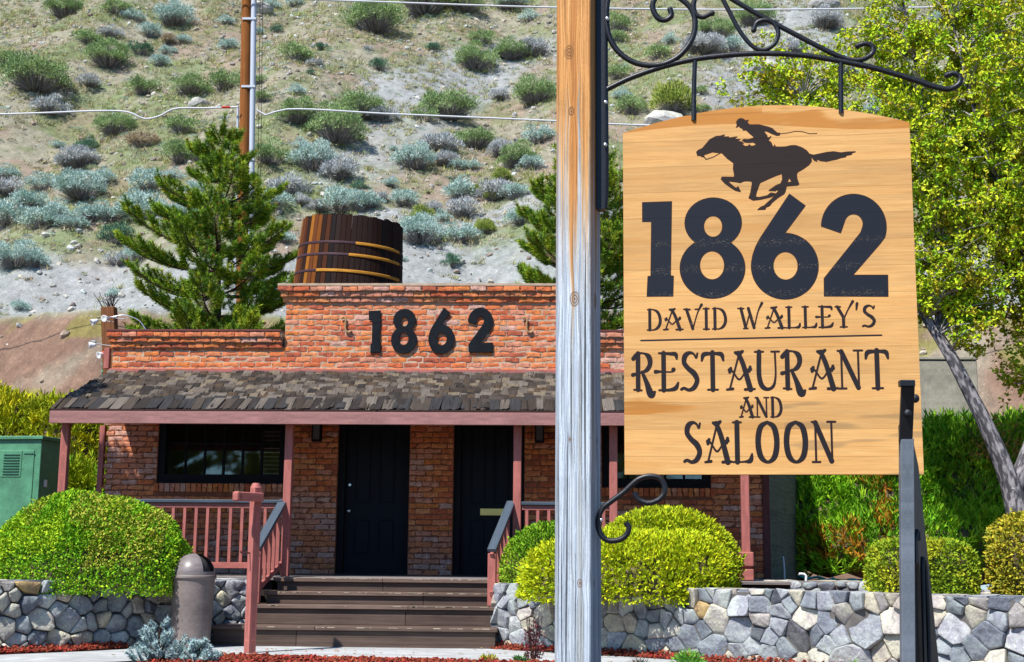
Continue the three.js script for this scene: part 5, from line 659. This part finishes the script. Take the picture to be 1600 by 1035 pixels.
const SHRUBS = [ // kind, x, z, width
1,-22.17,-35.04,2.76, 1,-24.62,-37.44,1.23, 1,-24.51,-43.27,1.92, 1,-21.76,-39.2,1.15, 2,-21.04,-40.14,0.94, 1,-20.33,-38.1,1.8, 1,-21.54,-41.99,1.27, 0,-20.71,-42.12,0.91, 0,-19.65,-41.2,1.13, 0,-18.96,-42.67,2.02, 0,-16.57,-42.85,0.86, 3,-19.42,-39.44,1.1, 
0,-18.19,-38.43,0.9, 0,-18.21,-39.77,0.75, 0,-17.95,-40.94,0.77, 5,-18.54,-40.91,0.83, 0,-15.56,-40.32,0.93, 1,-17.84,-35.48,1.28, 2,-20.53,-36.52,1.09, 1,-15.7,-35.2,1.59, 1,-14.39,-35.46,1.44, 1,-17.72,-32.1,1.59, 1,-14.78,-31.01,1.17, 5,-15.96,-30.22,1.1, 
0,-19.96,-32.09,0.6, 3,-18.53,-31.54,0.84, 1,-13.96,-28.38,1.19, 1,-13.15,-27.97,1, 2,-21.07,-34.09,1.3, 0,-20.68,-29.49,0.85, 2,-20.13,-28.4,1.1, 0,-18.91,-28.47,1.06, 2,-18.16,-29.83,1.51, 0,-16.9,-26.86,1.77, 0,-16.52,-27.86,0.86, 0,-14.57,-27.02,1.24, 
0,-18.72,-26.71,1.37, 0,-18.96,-26.04,1.39, 0,-16.97,-25.28,1.15, 0,-17.49,-25,1.14, 0,-15.95,-25.51,1.07, 0,-15.37,-25.63,1.11, 0,-14.93,-26.53,0.92, 0,-14.27,-25.57,1.37, 0,-13.73,-25.3,0.98, 0,-16.37,-24.9,0.93, 3,-14.69,-24.37,1.16, 0,-17.13,-22.54,1.47, 
0,-16.52,-22.6,0.75, 0,-13.57,-23.19,1, 2,-14.21,-23.18,0.76, 0,-13.58,-21.21,0.46, 0,-15.99,-20.39,0.56, 0,-12.57,-25.76,0.86, 0,-13.68,-27.18,0.76, 0,-11.71,-24.71,1.05, 2,-13.01,-24.23,0.83, 0,-12.5,-24.57,1.04, 0,-15.05,-46.62,0.85, 0,-14.01,-46.94,0.91, 
0,-14.81,-42.67,0.61, 3,-13.96,-43.22,0.74, 1,-9.1,-41.76,2.63, 1,-7.11,-44.88,2.96, 1,-5.18,-45.23,2.02, 1,-3.37,-46.84,1.17, 3,-10.92,-38.42,0.62, 1,-11.64,-36.42,1.25, 2,-10.76,-36.06,0.59, 3,-10.63,-34.93,0.42, 2,-8.99,-39.08,0.46, 3,-8.22,-37.2,0.82, 
3,-6.21,-40.39,0.81, 1,-4.26,-39.66,1.89, 1,-4.15,-42.1,1.2, 1,-2.96,-41.16,1, 1,-12.59,-34.01,0.62, 1,-11.96,-31.94,0.84, 0,-10.79,-32.47,0.75, 1,-10.19,-30.57,1.68, 1,-8.2,-32.97,1.86, 2,-7.36,-32.98,1.11, 1,-4.85,-34.18,2.16, 1,-5.73,-33.29,0.96, 
2,-2.92,-37.3,0.82, 1,-8.74,-30.32,2.19, 0,-9.84,-29.19,0.65, 1,-10.61,-27.85,1.22, 0,-6.65,-30.79,0.38, 2,-4.94,-31.24,1.35, 1,-3.61,-32.2,1.57, 2,-2.61,-31.1,1.06, 0,-9.13,-28.24,1.68, 2,-8.09,-27.95,1.26, 0,-5.7,-29.63,1.54, 2,-4.61,-30.19,0.94, 
0,-4.15,-30.03,0.66, 0,-3.62,-29.97,0.7, 2,-9.58,-26.66,1.22, 0,-9.9,-25.8,1.16, 2,-9.11,-26.34,0.74, 3,-7.22,-27.27,0.62, 0,-6.26,-27.87,0.58, 0,-7.71,-25.91,1.37, 0,-7.04,-25.74,1.28, 0,-6.68,-25.89,0.94, 2,-6.44,-26.53,0.61, 0,-5.6,-26.5,0.95, 
2,-8.48,-26.07,0.73, 3,-4.01,-28.05,0.99, 0,-3.68,-27.43,1.19, 2,-2.52,-26.89,1.18, 4,-3.08,-27.62,0.84, 2,-4.61,-26.38,0.65, 0,-4.28,-25.76,0.64, 2,-3.57,-26.12,1.07, 0,-4.71,-23.47,1.49, 0,-3.49,-24.05,1.18, 4,-4.91,-24.98,0.92, 4,-2.74,-24.48,0.78, 
3,-3.59,-22.42,0.66, 0,-5.07,-22.28,0.31, 0,-9.22,-24.11,0.74, 1,-1.85,-29.5,1.48, 0,-1.44,-28.99,0.92, 0,-1.19,-31.88,1.17, 4,-2.38,-28.21,0.76, 4,-2.61,-26.93,0.65, 0,-1.91,-26.42,0.95, 0,-1.63,-24.33,0.9, 1,-1.46,-35.8,1.69, 2,-1.73,-41.15,1.58, 
1,-2.66,-41.04,1.58, 0,-2.94,-46.54,1.74, 0,-2.04,-44.82,1.06, 1,2.26,-43.12,1.33, 1,2.14,-41.5,0.88, 1,6.48,-40.42,1.73, 0,4.59,-40.22,0.75, 2,5.84,-38.79,1.79, 0,7.08,-39.39,1.24, 1,3.87,-38.54,1.12, 1,2.05,-37.74,1.04, 4,3.99,-33.32,1.91, 
1,2.4,-34.11,1.12, 0,2.16,-35.64,0.79, 1,5.24,-34.54,0.62, 1,5.12,-33.12,0.65, 2,11.47,-40.46,1.55, 1,18.69,-41.83,1.29, 1,8.31,-36.32,0.9, 0,13.88,-40.58,1.27, 1,8.52,-41.78,1.77, 2,9.58,-38.01,1.37, 0,11.6,-36.12,1.32, 1,14.43,-37.83,1.64, 
0,17.58,-42.87,1.49, 2,17.84,-36.82,1.33, 1,10.16,-33.14,1.24, 0,12.07,-32.9,1.14, 1,14.14,-33.28,1.49, 0,15.21,-30.56,1.17, 2,15.17,-27.25,1.09, 0,13.24,-28.77,1.03, ];
{
  const list = []; for (let i = 0; i < SHRUBS.length; i += 4) list.push({ k: SHRUBS[i], x: SHRUBS[i + 1], z: SHRUBS[i + 2], w: SHRUBS[i + 3] });
  const ray = (x, z) => x / (17.5 - z), POLE = ray(-7.5, -12), POST = ray(-0.1, 12.8);
  const ORD = ['first', 'second', 'third', 'fourth', 'fifth', 'sixth', 'seventh', 'eighth', 'ninth', 'tenth', 'eleventh', 'twelfth', 'thirteenth', 'fourteenth', 'fifteenth', 'sixteenth', 'seventeenth', 'eighteenth', 'nineteenth', 'twentieth'];
  const zones = {};
  for (const s of list) { const q = ray(s.x, s.z), y = hillY(s.x, s.z), el = (y - 1) / (17.5 - s.z); s.q = q; s.zone = q < POLE ? 'left of the utility pole' : q < POST ? 'between pole and signpost' : 'beyond the hanging sign'; s.row = el > 0.335 ? 'between the two cables' : el > 0.272 ? 'below the lower cable' : 'low on the hill'; const key = s.k + s.zone + s.row; (zones[key] ??= []).push(s); }
  for (const k in zones) { const z = zones[k].sort((a, b) => a.q - b.q); z.forEach((s, i) => { s.label = z.length === 1 ? 'only ' + KIND[s.k].l + ' ' + s.row + ', ' + s.zone : (ORD[i] ?? i + 1 + 'th') + ' ' + KIND[s.k].l + ' from left, ' + s.row + ', ' + s.zone; }); }
  list.forEach((s, i) => { const K = KIND[s.k], [fg, sg] = s.w > 1.45 && s.k < 3 ? bigProtos[s.k][i % 2] : protos[s.k][i % 4], t = thing(K.n, s.label, K.c, [s.x, hillY(s.x, s.z) - 0.06, s.z], 'shrubs on the hillside'); obj('foliage', fg, M.leaf, t); obj('stem', sg, M.leaf, t); const w = s.w * 1.3; t.scale.set(w, w * rr(0.9, 1.12), w); t.rotation.y = rr(0, 6.28); });
}
// a few pale boulders, and what nobody could count: tussocks, pebbles
{
  const rockGeo = [0, 1, 2].map((v) => { const g = new THREE.IcosahedronGeometry(0.5, 2), p = g.attributes.position; for (let i = 0; i < p.count; i++) { const d = V(p.getX(i), p.getY(i), p.getZ(i)).normalize(), f = 0.5 * (0.75 + 0.6 * fbm(d.x * 2 + v * 7, d.y * 2 + d.z * 3, 3)); p.setXYZ(i, d.x * f, d.y * f * 0.7, d.z * f); } g.computeVertexNormals(); return triUV(g, 1); });
  const rm = [mat([0.62, 0.60, 0.55], { map: stoneTex, bumpMap: bumpTex, bumpScale: 0.03 }), mat([0.5, 0.48, 0.45], { map: stoneTex, bumpMap: bumpTex, bumpScale: 0.03 })];
  [[3.6, -32.7, 1.6, 'white boulder just above the left shoulder of the hanging sign'], [8.3, -37.7, 1.3, 'pale boulder on the slope seen between the sign bracket rods'], [-15.0, -34.0, 0.9, 'pale boulder left of the utility pole by the lower cable'], [-15.6, -45.8, 1.3, 'pale boulder just right of the utility pole at the top'], [11.9, -42.7, 1.4, 'pale boulder high on the hill behind the right tree'], [-0.9, -26.1, 0.55, 'flat white rock on the pale track left of the grey post']].forEach(([x, z, s, l], i) => { const t = thing('boulder', l, 'boulder', [x, hillY(x, z), z]); const m = obj('rock', rockGeo[i % 3], rm[i === 0 || i === 5 ? 0 : 1], t); m.scale.set(s, s * 0.9, s); m.rotation.y = i * 1.3; });
  const inst = (name, geo, m, n, f) => { const im = new THREE.InstancedMesh(geo, m, n), M4 = new THREE.Matrix4(), q = new THREE.Quaternion(); let k = 0, guard = 0; while (k < n && guard++ < n * 12) { const r = f(); if (!r) continue; q.setFromEuler(new THREE.Euler(r.t ?? 0, rr(0, 6.28), r.t ? rr(-1, 1) : 0)); M4.compose(V(r.x, r.y, r.z), q, V(r.s, r.s * (r.h ?? 1), r.s)); im.setMatrixAt(k, M4); im.setColorAt(k, C(...r.c)); k++; } im.count = k; im.name = numbered(name); im.userData = { kind: 'stuff', label: name.replace(/_/g, ' ') }; shade(im); scene.add(im); };
  const tg = new Tris(); for (let i = 0; i < 26; i++) { const d = V(rr(-0.8, 0.8), 1, rr(-0.8, 0.8)).normalize(); tg.blade(V(rr(-0.3, 0.3), 0, rr(-0.3, 0.3)), d, perp(d), rr(0.25, 0.6), 0.05, [1, 1, 1]); }
  const white = new THREE.MeshStandardMaterial({ vertexColors: true, roughness: 0.9, side: THREE.DoubleSide });
  rnd = mulberry(81);
  inst('hillside_grass', tg.geo(), white, 16000, () => { const x = rr(-30, 24), z = -15 - Math.pow(rnd(), 0.8) * 36, s = -z; if (Math.abs(x + 3) > (17.5 + s) * 0.46) return null; const pale = s < 23.5 && s > 15.3; if (pale && rnd() < 0.93) return null; if (fbm(x * 0.45 + 20, z * 0.6 + 4, 4) < 0.44 && rnd() < 0.7) return null; return { x, y: hillY(x, z) - 0.02, z, s: rr(0.25, 0.6), h: rr(0.5, 1), c: tint(pick([[0.36, 0.36, 0.13], [0.42, 0.36, 0.2], [0.3, 0.32, 0.12], [0.47, 0.4, 0.27]]), 0.2) }; });
  const sg = new Tris(); for (let i = 0; i < 150; i++) { const d = rdir(); d.y = Math.abs(d.y); const p = V(d.x * 0.42, d.y * 0.34, d.z * 0.42).multiplyScalar(rr(0.6, 1)), dir = d.clone().addScaledVector(rdir(), 0.7).add(V(0, 0.5, 0)).normalize(); sg.leaf(p, dir, perp(dir), rr(0.1, 0.2), rr(0.03, 0.06), tint([1, 1, 1], 0.3)); }
  inst('hillside_scrub', sg.geo(), white, 3600, () => { const x = rr(-30, 24), z = -19 - Math.pow(rnd(), 0.8) * 32, s = -z; if (Math.abs(x + 3) > (17.5 + s) * 0.46) return null; if (s < 23.2 && rnd() < 0.9) return null; if (fbm(x * 0.3 + 44, z * 0.4, 3) < 0.45 && rnd() < 0.7) return null; return { x, y: hillY(x, z) - 0.03, z, s: 0.2 + 0.45 * rnd() * rnd(), h: rr(0.6, 1), c: tint(pick([[0.40, 0.48, 0.36], [0.34, 0.40, 0.2], [0.44, 0.46, 0.40], [0.46, 0.42, 0.27]]), 0.2) }; });
  const pg = new THREE.IcosahedronGeometry(0.5, 0).scale(1, 0.6, 0.8);
  inst('hillside_pebbles', pg, mat([1, 1, 1], { map: stoneTex }), 9000, () => { const x = rr(-30, 24), z = -9.5 - Math.pow(rnd(), 0.9) * 40, s = -z; if (s < 6.8 || Math.abs(x + 3) > (17.5 + s) * 0.46) return null; if (fbm(x * 0.5 + 2, z * 0.5, 3) < 0.45 && rnd() < 0.75) return null; return { x, y: hillY(x, z) + 0.02, z, s: Math.pow(rnd(), 3) * 0.3 + 0.05, t: rr(-0.5, 0.5), c: tint(pick([[0.6, 0.57, 0.5], [0.5, 0.46, 0.4], [0.68, 0.66, 0.62], [0.4, 0.32, 0.27]]), 0.2) }; });
  // red bark mulch in front of the path and along the wall feet
  const chip = new THREE.BoxGeometry(1, 0.25, 0.45), cm = mat([1, 1, 1], { map: woodTex, roughness: 0.9 }), red = [[0.34, 0.07, 0.035], [0.42, 0.11, 0.05], [0.25, 0.045, 0.03], [0.5, 0.06, 0.04]];
  struct('mulch_bed', merge([sheet([[-3.7, 4.9], [-3.35, 4.5], [-2.0, 4.72], [-0.2, 4.92], [1.2, 5.65], [3.1, 7.25], [3.1, 9.5], [-3.7, 9.5]], 0.009)]), mat([0.24, 0.045, 0.03], { map: grainTex, roughness: 1 }));
  const edgeZ = (x) => (x < -3.35 ? mix(4.9, 4.5, (x + 3.7) / 0.35) : x < -2 ? mix(4.5, 4.72, (x + 3.35) / 1.35) : x < -0.2 ? mix(4.72, 4.92, (x + 2) / 1.8) : mix(4.92, 5.65, (x + 0.2) / 1.4));
  inst('bark_mulch', chip, cm, 9000, () => { const x = rr(-3.7, 2.4), z = edgeZ(x) + Math.pow(rnd(), 1.5) * 2.6; if (x > 1.2) return null; return { x, y: 0.012 + rnd() * 0.035 * (z > edgeZ(x) + 0.1 ? 1 : 0.4), z, s: rr(0.02, 0.055), t: rr(-0.5, 0.5), c: tint(pick(red), 0.3) }; });
  const along = (line, s) => { let L = 0; const seg = []; for (let i = 1; i < line.length; i++) { const l = Math.hypot(line[i][0] - line[i - 1][0], line[i][1] - line[i - 1][1]); seg.push(l); L += l; } let d = s * L, i = 0; while (i < seg.length - 1 && d > seg[i]) d -= seg[i++]; const a = line[i], b = line[i + 1], t = d / seg[i], l = seg[i]; return { x: mix(a[0], b[0], t), z: mix(a[1], b[1], t), nx: -(b[1] - a[1]) / l, nz: (b[0] - a[0]) / l }; };
  for (const [ln, s0, s1, n, w] of [[LW.slice(0, 4), 0.3, 1, 2600, 0.14], [RW.slice(1), 0.0, 0.95, 2600, 0.17]]) inst('bark_mulch', chip, cm, n, () => { const q = along(ln, rr(s0, s1)), o = 0.03 + Math.pow(rnd(), 1.3) * w; return { x: q.x + q.nx * o, y: 0.01 + 0.07 * rnd() * (1 - o / (w + 0.05)), z: q.z + q.nz * o, s: rr(0.02, 0.05), t: rr(-0.5, 0.5), c: tint(pick(red), 0.3) }; });
  inst('bark_mulch', chip, cm, 2400, () => { const x = rr(1.5, 4.6), z = rr(1.7, 3.2) + (x - 1.5) * 0.75; return { x, y: 0.51 + 0.09 * rnd(), z, s: rr(0.03, 0.06), t: rr(-0.5, 0.5), c: tint(pick(red), 0.3) }; });
  const gb = new Tris(); for (let i = 0; i < 12; i++) { const d = V(rr(-0.5, 0.5), 1, rr(-0.5, 0.5)).normalize(); gb.blade(V(rr(-0.5, 0.5), 0, rr(-0.5, 0.5)), d, perp(d), rr(0.5, 1.1), 0.08, [1, 1, 1]); }
  const lf = new Tris(); lf.leaf(V(-0.5, 0.1, 0), V(1, 0, 0), V(0, 0, 1), 1, 0.6, [1, 1, 1], 0.3);
  inst('fallen_leaves', lf.geo(), white, 130, () => { const x = rr(-4.4, 1.6), z = Math.max(3.05, -1.1 + 0) + rr(0, 1.9) + Math.max(0, x) * 0.7; return { x, y: 0.012, z, s: rr(0.025, 0.05), c: tint(pick([[0.4, 0.2, 0.06], [0.3, 0.25, 0.06], [0.45, 0.1, 0.04]]), 0.3) }; });
  inst('lawn_grass', gb.geo(), white, 2500, () => ({ x: rr(4.2, 6.5), y: 0.5, z: rr(-0.5, 2.6), s: rr(0.05, 0.09), c: tint([0.22, 0.32, 0.05], 0.3) }));
}
// ---------------------------------------------------------------- pines behind the building
function pine(label, base, H, R0, seed, yMin) {
  rnd = mulberry(seed); const t = thing('pine_tree', label, 'pine tree', base), T = new Tris(), br = [];
  obj('trunk', tapered([[0, -0.2, 0], [0.05, H * 0.4, 0.03], [-0.03, H * 0.8, 0], [0, H, 0]], [0.17, 0.12, 0.06, 0.02], 10), barkBrown, t);
  const cols = [[0.16, 0.28, 0.02], [0.24, 0.37, 0.022], [0.10, 0.21, 0.028], [0.37, 0.43, 0.026]];
  const tuft = (o, d, L, n) => { const bc = pick(cols); for (let i = 0; i < n; i++) { const s = rnd(), p = o.clone().addScaledVector(d, s * L), dd = perp(d).addScaledVector(d, 0.35 + s * 0.8).normalize(); T.blade(p, dd, perp(dd), rr(0.07, 0.12), 0.0135, tint(rnd() < 0.75 ? bc : pick(cols), 0.25)); } if (rnd() < 0.13) for (let i = 0; i < 12; i++) { const dd = d.clone().addScaledVector(rdir(), 0.5).normalize(); T.blade(o.clone().addScaledVector(d, L * 0.9), dd, perp(dd), 0.07, 0.025, tint([0.36, 0.15, 0.03], 0.3)); } };
  for (let y = yMin; y < H - 0.15; y += rr(0.34, 0.5)) { const f = (H - y) / H, L = Math.min(R0, (H - y) * 0.6 + 0.16), n = y > H - 1.2 ? 5 : 7, a0 = rr(0, 6.28);
    for (let k = 0; k < n; k++) { const a = a0 + (k / n) * 6.283 + rr(-0.4, 0.4), l = L * rr(0.68, 1.1), rise = rr(-0.06, 0.16), pts = []; const B = (s) => V(Math.cos(a) * l * s, y + l * (rise * s - 0.18 * s * (1 - s)) + 0.17 * l * s * s * s, Math.sin(a) * l * s); for (let i = 0; i <= 4; i++) pts.push(B(i / 4)); br.push(tapered(pts, [0.035 * f + 0.012, 0.008], 5));
      const nt = Math.max(6, Math.round(l * 34)); for (let i = 0; i < nt; i++) { const s = 0.2 + 0.8 * Math.pow((i + rnd()) / nt, 0.85), p = B(s), d = B(Math.min(1, s + 0.05)).sub(B(s - 0.05)).normalize(), side = V(-Math.sin(a), 0, Math.cos(a)).multiplyScalar(rnd() < 0.5 ? 1 : -1), sl = i > nt - 2 ? 0 : rr(0.03, 0.52) * (1.25 - s) * Math.min(1, l); const q = p.clone().addScaledVector(side, sl).addScaledVector(d, sl * 0.6); q.y += sl * 0.25; const dir = d.clone().addScaledVector(side, 0.5).add(V(0, rr(0.5, 1.3), 0)).normalize(); if (sl > 0.12) T.blade(p, q.clone().sub(p).normalize(), V(0, 1, 0), q.distanceTo(p), 0.014, [0.14, 0.1, 0.07]); tuft(q, dir, rr(0.13, 0.24), 70); } } }
  tuft(V(0, H - 0.15, 0), V(0, 1, 0), 0.4, 160);
  obj('branches', br, barkBrown, t); obj('needles', T.geo(), M.leaf, t); return t;
}
pine('dense young pine behind the left parapet, in front of the utility pole', [-7.0, 0.75, -8.4], 8.75, 1.95, 91, 2.6);
pine('bushy pine behind the brick parapet, half hidden by the grey sign post', [0.3, 0.7, -8.0], 8.6, 1.5, 92, 2.6);
// ---------------------------------------------------------------- the leaning leafy tree on the right
function leafyTree(label, base, seed) {
  rnd = mulberry(seed); const t = thing('leafy_tree', label, 'tree', base), limbs = [], T = new Tris(), O = V(...base), L = (pts, r) => { limbs.push(tapered(pts.map((p) => V(...p).sub(O)), r, 9)); return new THREE.CatmullRomCurve3(pts.map((p) => V(...p))); };
  const main = [];
  main.push(L([[5.62, 0.4, 0.3], [5.6, 1.57, 0.3], [5.5, 2.05, 0.3], [5.29, 2.61, 0.28], [5.04, 3.18, 0.25], [4.82, 3.67, 0.2], [4.62, 4.05, 0.15]], [0.17, 0.15, 0.12, 0.10, 0.085, 0.06]));
  main.push(L([[4.62, 4.05, 0.15], [4.35, 4.6, 0.0], [4.0, 5.3, -0.2], [3.6, 6.2, -0.3], [3.2, 7.2, -0.3]], [0.06, 0.045, 0.03, 0.02, 0.012]));
  main.push(L([[4.72, 3.9, 0.18], [4.9, 4.6, 0.1], [4.75, 5.6, 0.2], [4.7, 6.6, 0.3], [4.55, 7.6, 0.3], [4.4, 8.8, 0.2]], [0.05, 0.04, 0.035, 0.03, 0.02, 0.012]));
  main.push(L([[5.55, 1.8, 0.3], [5.95, 2.6, 0.1], [6.4, 3.8, -0.1], [6.7, 5.2, -0.2], [6.8, 7, -0.2], [6.9, 9, -0.2]], [0.12, 0.1, 0.08, 0.06, 0.04, 0.02]));
  main.push(L([[6.4, 3.8, -0.1], [5.9, 4.9, 0.2], [5.55, 5.9, 0.3], [5.3, 6.9, 0.3], [5.1, 8.1, 0.2]], [0.06, 0.05, 0.04, 0.03, 0.015]));
  const E = [[5.4, 6.5, 0, 1.75, 2.6, 1.3, 1], [3.6, 7.3, -0.2, 1.35, 1.3, 0.9, 0.75], [6.7, 6.7, -0.4, 1.9, 3.0, 1.5, 1], [5.5, 4.45, 0.1, 1.2, 0.85, 0.8, 1.5], [4.6, 5.5, 0, 1.0, 1.5, 0.9, 0.8], [2.6, 6.75, -0.3, 0.9, 0.7, 0.5, 0.9], [6.6, 3.9, -0.2, 1.3, 1.0, 1.0, 0.9], [5.3, 5.0, 0.3, 0.9, 1.1, 0.7, 1.4], [6.1, 4.9, 0.2, 0.9, 1.0, 0.8, 1.2], [4.4, 7.2, 0.2, 1.0, 1.4, 0.8, 0.8]];
  const W = E.map((e) => e[3] * e[4] * e[5] * e[6]), S = W.reduce((a, b) => a + b, 0), LC = [[0.46, 0.54, 0.014], [0.38, 0.52, 0.014], [0.25, 0.42, 0.014], [0.40, 0.34, 0.018], [0.54, 0.6, 0.03]], tw = new Tris();
  for (let b = 0; b < 1050; b++) {
    let q = rnd() * S, k = 0; while (q > W[k]) q -= W[k++]; const e = E[k], d = rdir(), tip = V(e[0] + d.x * e[3] * Math.cbrt(rnd()), e[1] + d.y * e[4] * Math.cbrt(rnd()), e[2] + d.z * e[5] * Math.cbrt(rnd()));
    let best = null, bd = 9; for (const c of main) for (let i = 3; i <= 10; i++) { const p = c.getPoint(i / 10), dd = p.distanceTo(tip) + (p.y > tip.y ? 0.6 : 0); if (dd < bd) { bd = dd; best = p; } }
    const mid = best.clone().lerp(tip, 0.5).add(V(rr(-0.15, 0.15), rr(0.0, 0.2), rr(-0.15, 0.15))); limbs.push(tapered([best, mid, tip].map((p) => p.clone().sub(O)), [0.014, 0.009, 0.004], 4));
    const c = new THREE.QuadraticBezierCurve3(best, mid, tip), nt = 5;
    for (let j = 0; j < nt; j++) { const o = c.getPoint(0.45 + (0.55 * j) / (nt - 1)).sub(O), td = rdir().add(V(0, 0.3, 0)).normalize(), tl = rr(0.15, 0.4); tw.blade(o, td, perp(td), tl, 0.009, [0.32, 0.29, 0.26]); const bc = pick(LC); for (let i = 0; i < 25; i++) { const p = o.clone().addScaledVector(td, tl * rr(0.1, 1.05)).addScaledVector(rdir(), 0.045), dir = rdir().add(V(0, -0.1, 0)).normalize(); T.leaf(p, dir, perp(dir), rr(0.044, 0.078), rr(0.032, 0.05), tint(rnd() < 0.65 ? bc : pick(LC), 0.25), 0.3); } }
  }
  obj('trunk', limbs.slice(0, 5), barkGrey, t); obj('branches', limbs.slice(5), mat([0.36, 0.33, 0.30], { roughness: 0.9 }), t); obj('twigs', tw.geo(), M.leaf, t); obj('leaves', T.geo(), M.leaf, t); return t;
}
leafyTree('leaning tree with mottled grey trunk and airy yellow green leaves at the right', [5.62, 0.5, 0.3], 101);
tuft('low_shrub', 'thin brownish leafed shrub behind the leaning trunk by the tan cabinet', 'shrub', [6.2, 2.3, -2.4], 0.7, 0.9, 420, { len: [0.05, 0.09], wid: [0.03, 0.05], cols: [[0.22, 0.2, 0.03], [0.3, 0.17, 0.04], [0.14, 0.2, 0.03]] });
// trees across the road behind the viewer, which the porch windows mirror
{
  const src = scene.children.find((o) => o.name === 'pine_tree'), src2 = scene.children.find((o) => o.name === 'leafy_tree');
  [[-20, 44, 1.5, 'tall'], [-22, 52, 1.9, 'taller'], [-9, 50, 1.2, 'short']].forEach(([x, z, s, w]) => { const c = src.clone(); c.name = numbered('pine_tree'); c.position.set(x, -2.5, z); c.scale.setScalar(s); c.userData.label = w + ' pine across the road, mirrored in the porch window'; scene.add(c); });
  [[-15, 50], [2, 48]].forEach(([x, z], i) => { const c = src2.clone(); c.name = numbered('leafy_tree'); c.position.set(x, -0.6, z); c.userData.label = (i ? 'right' : 'left') + ' leafy tree across the road, mirrored in the porch windows'; scene.add(c); });
}
renderer.render(scene, camera);
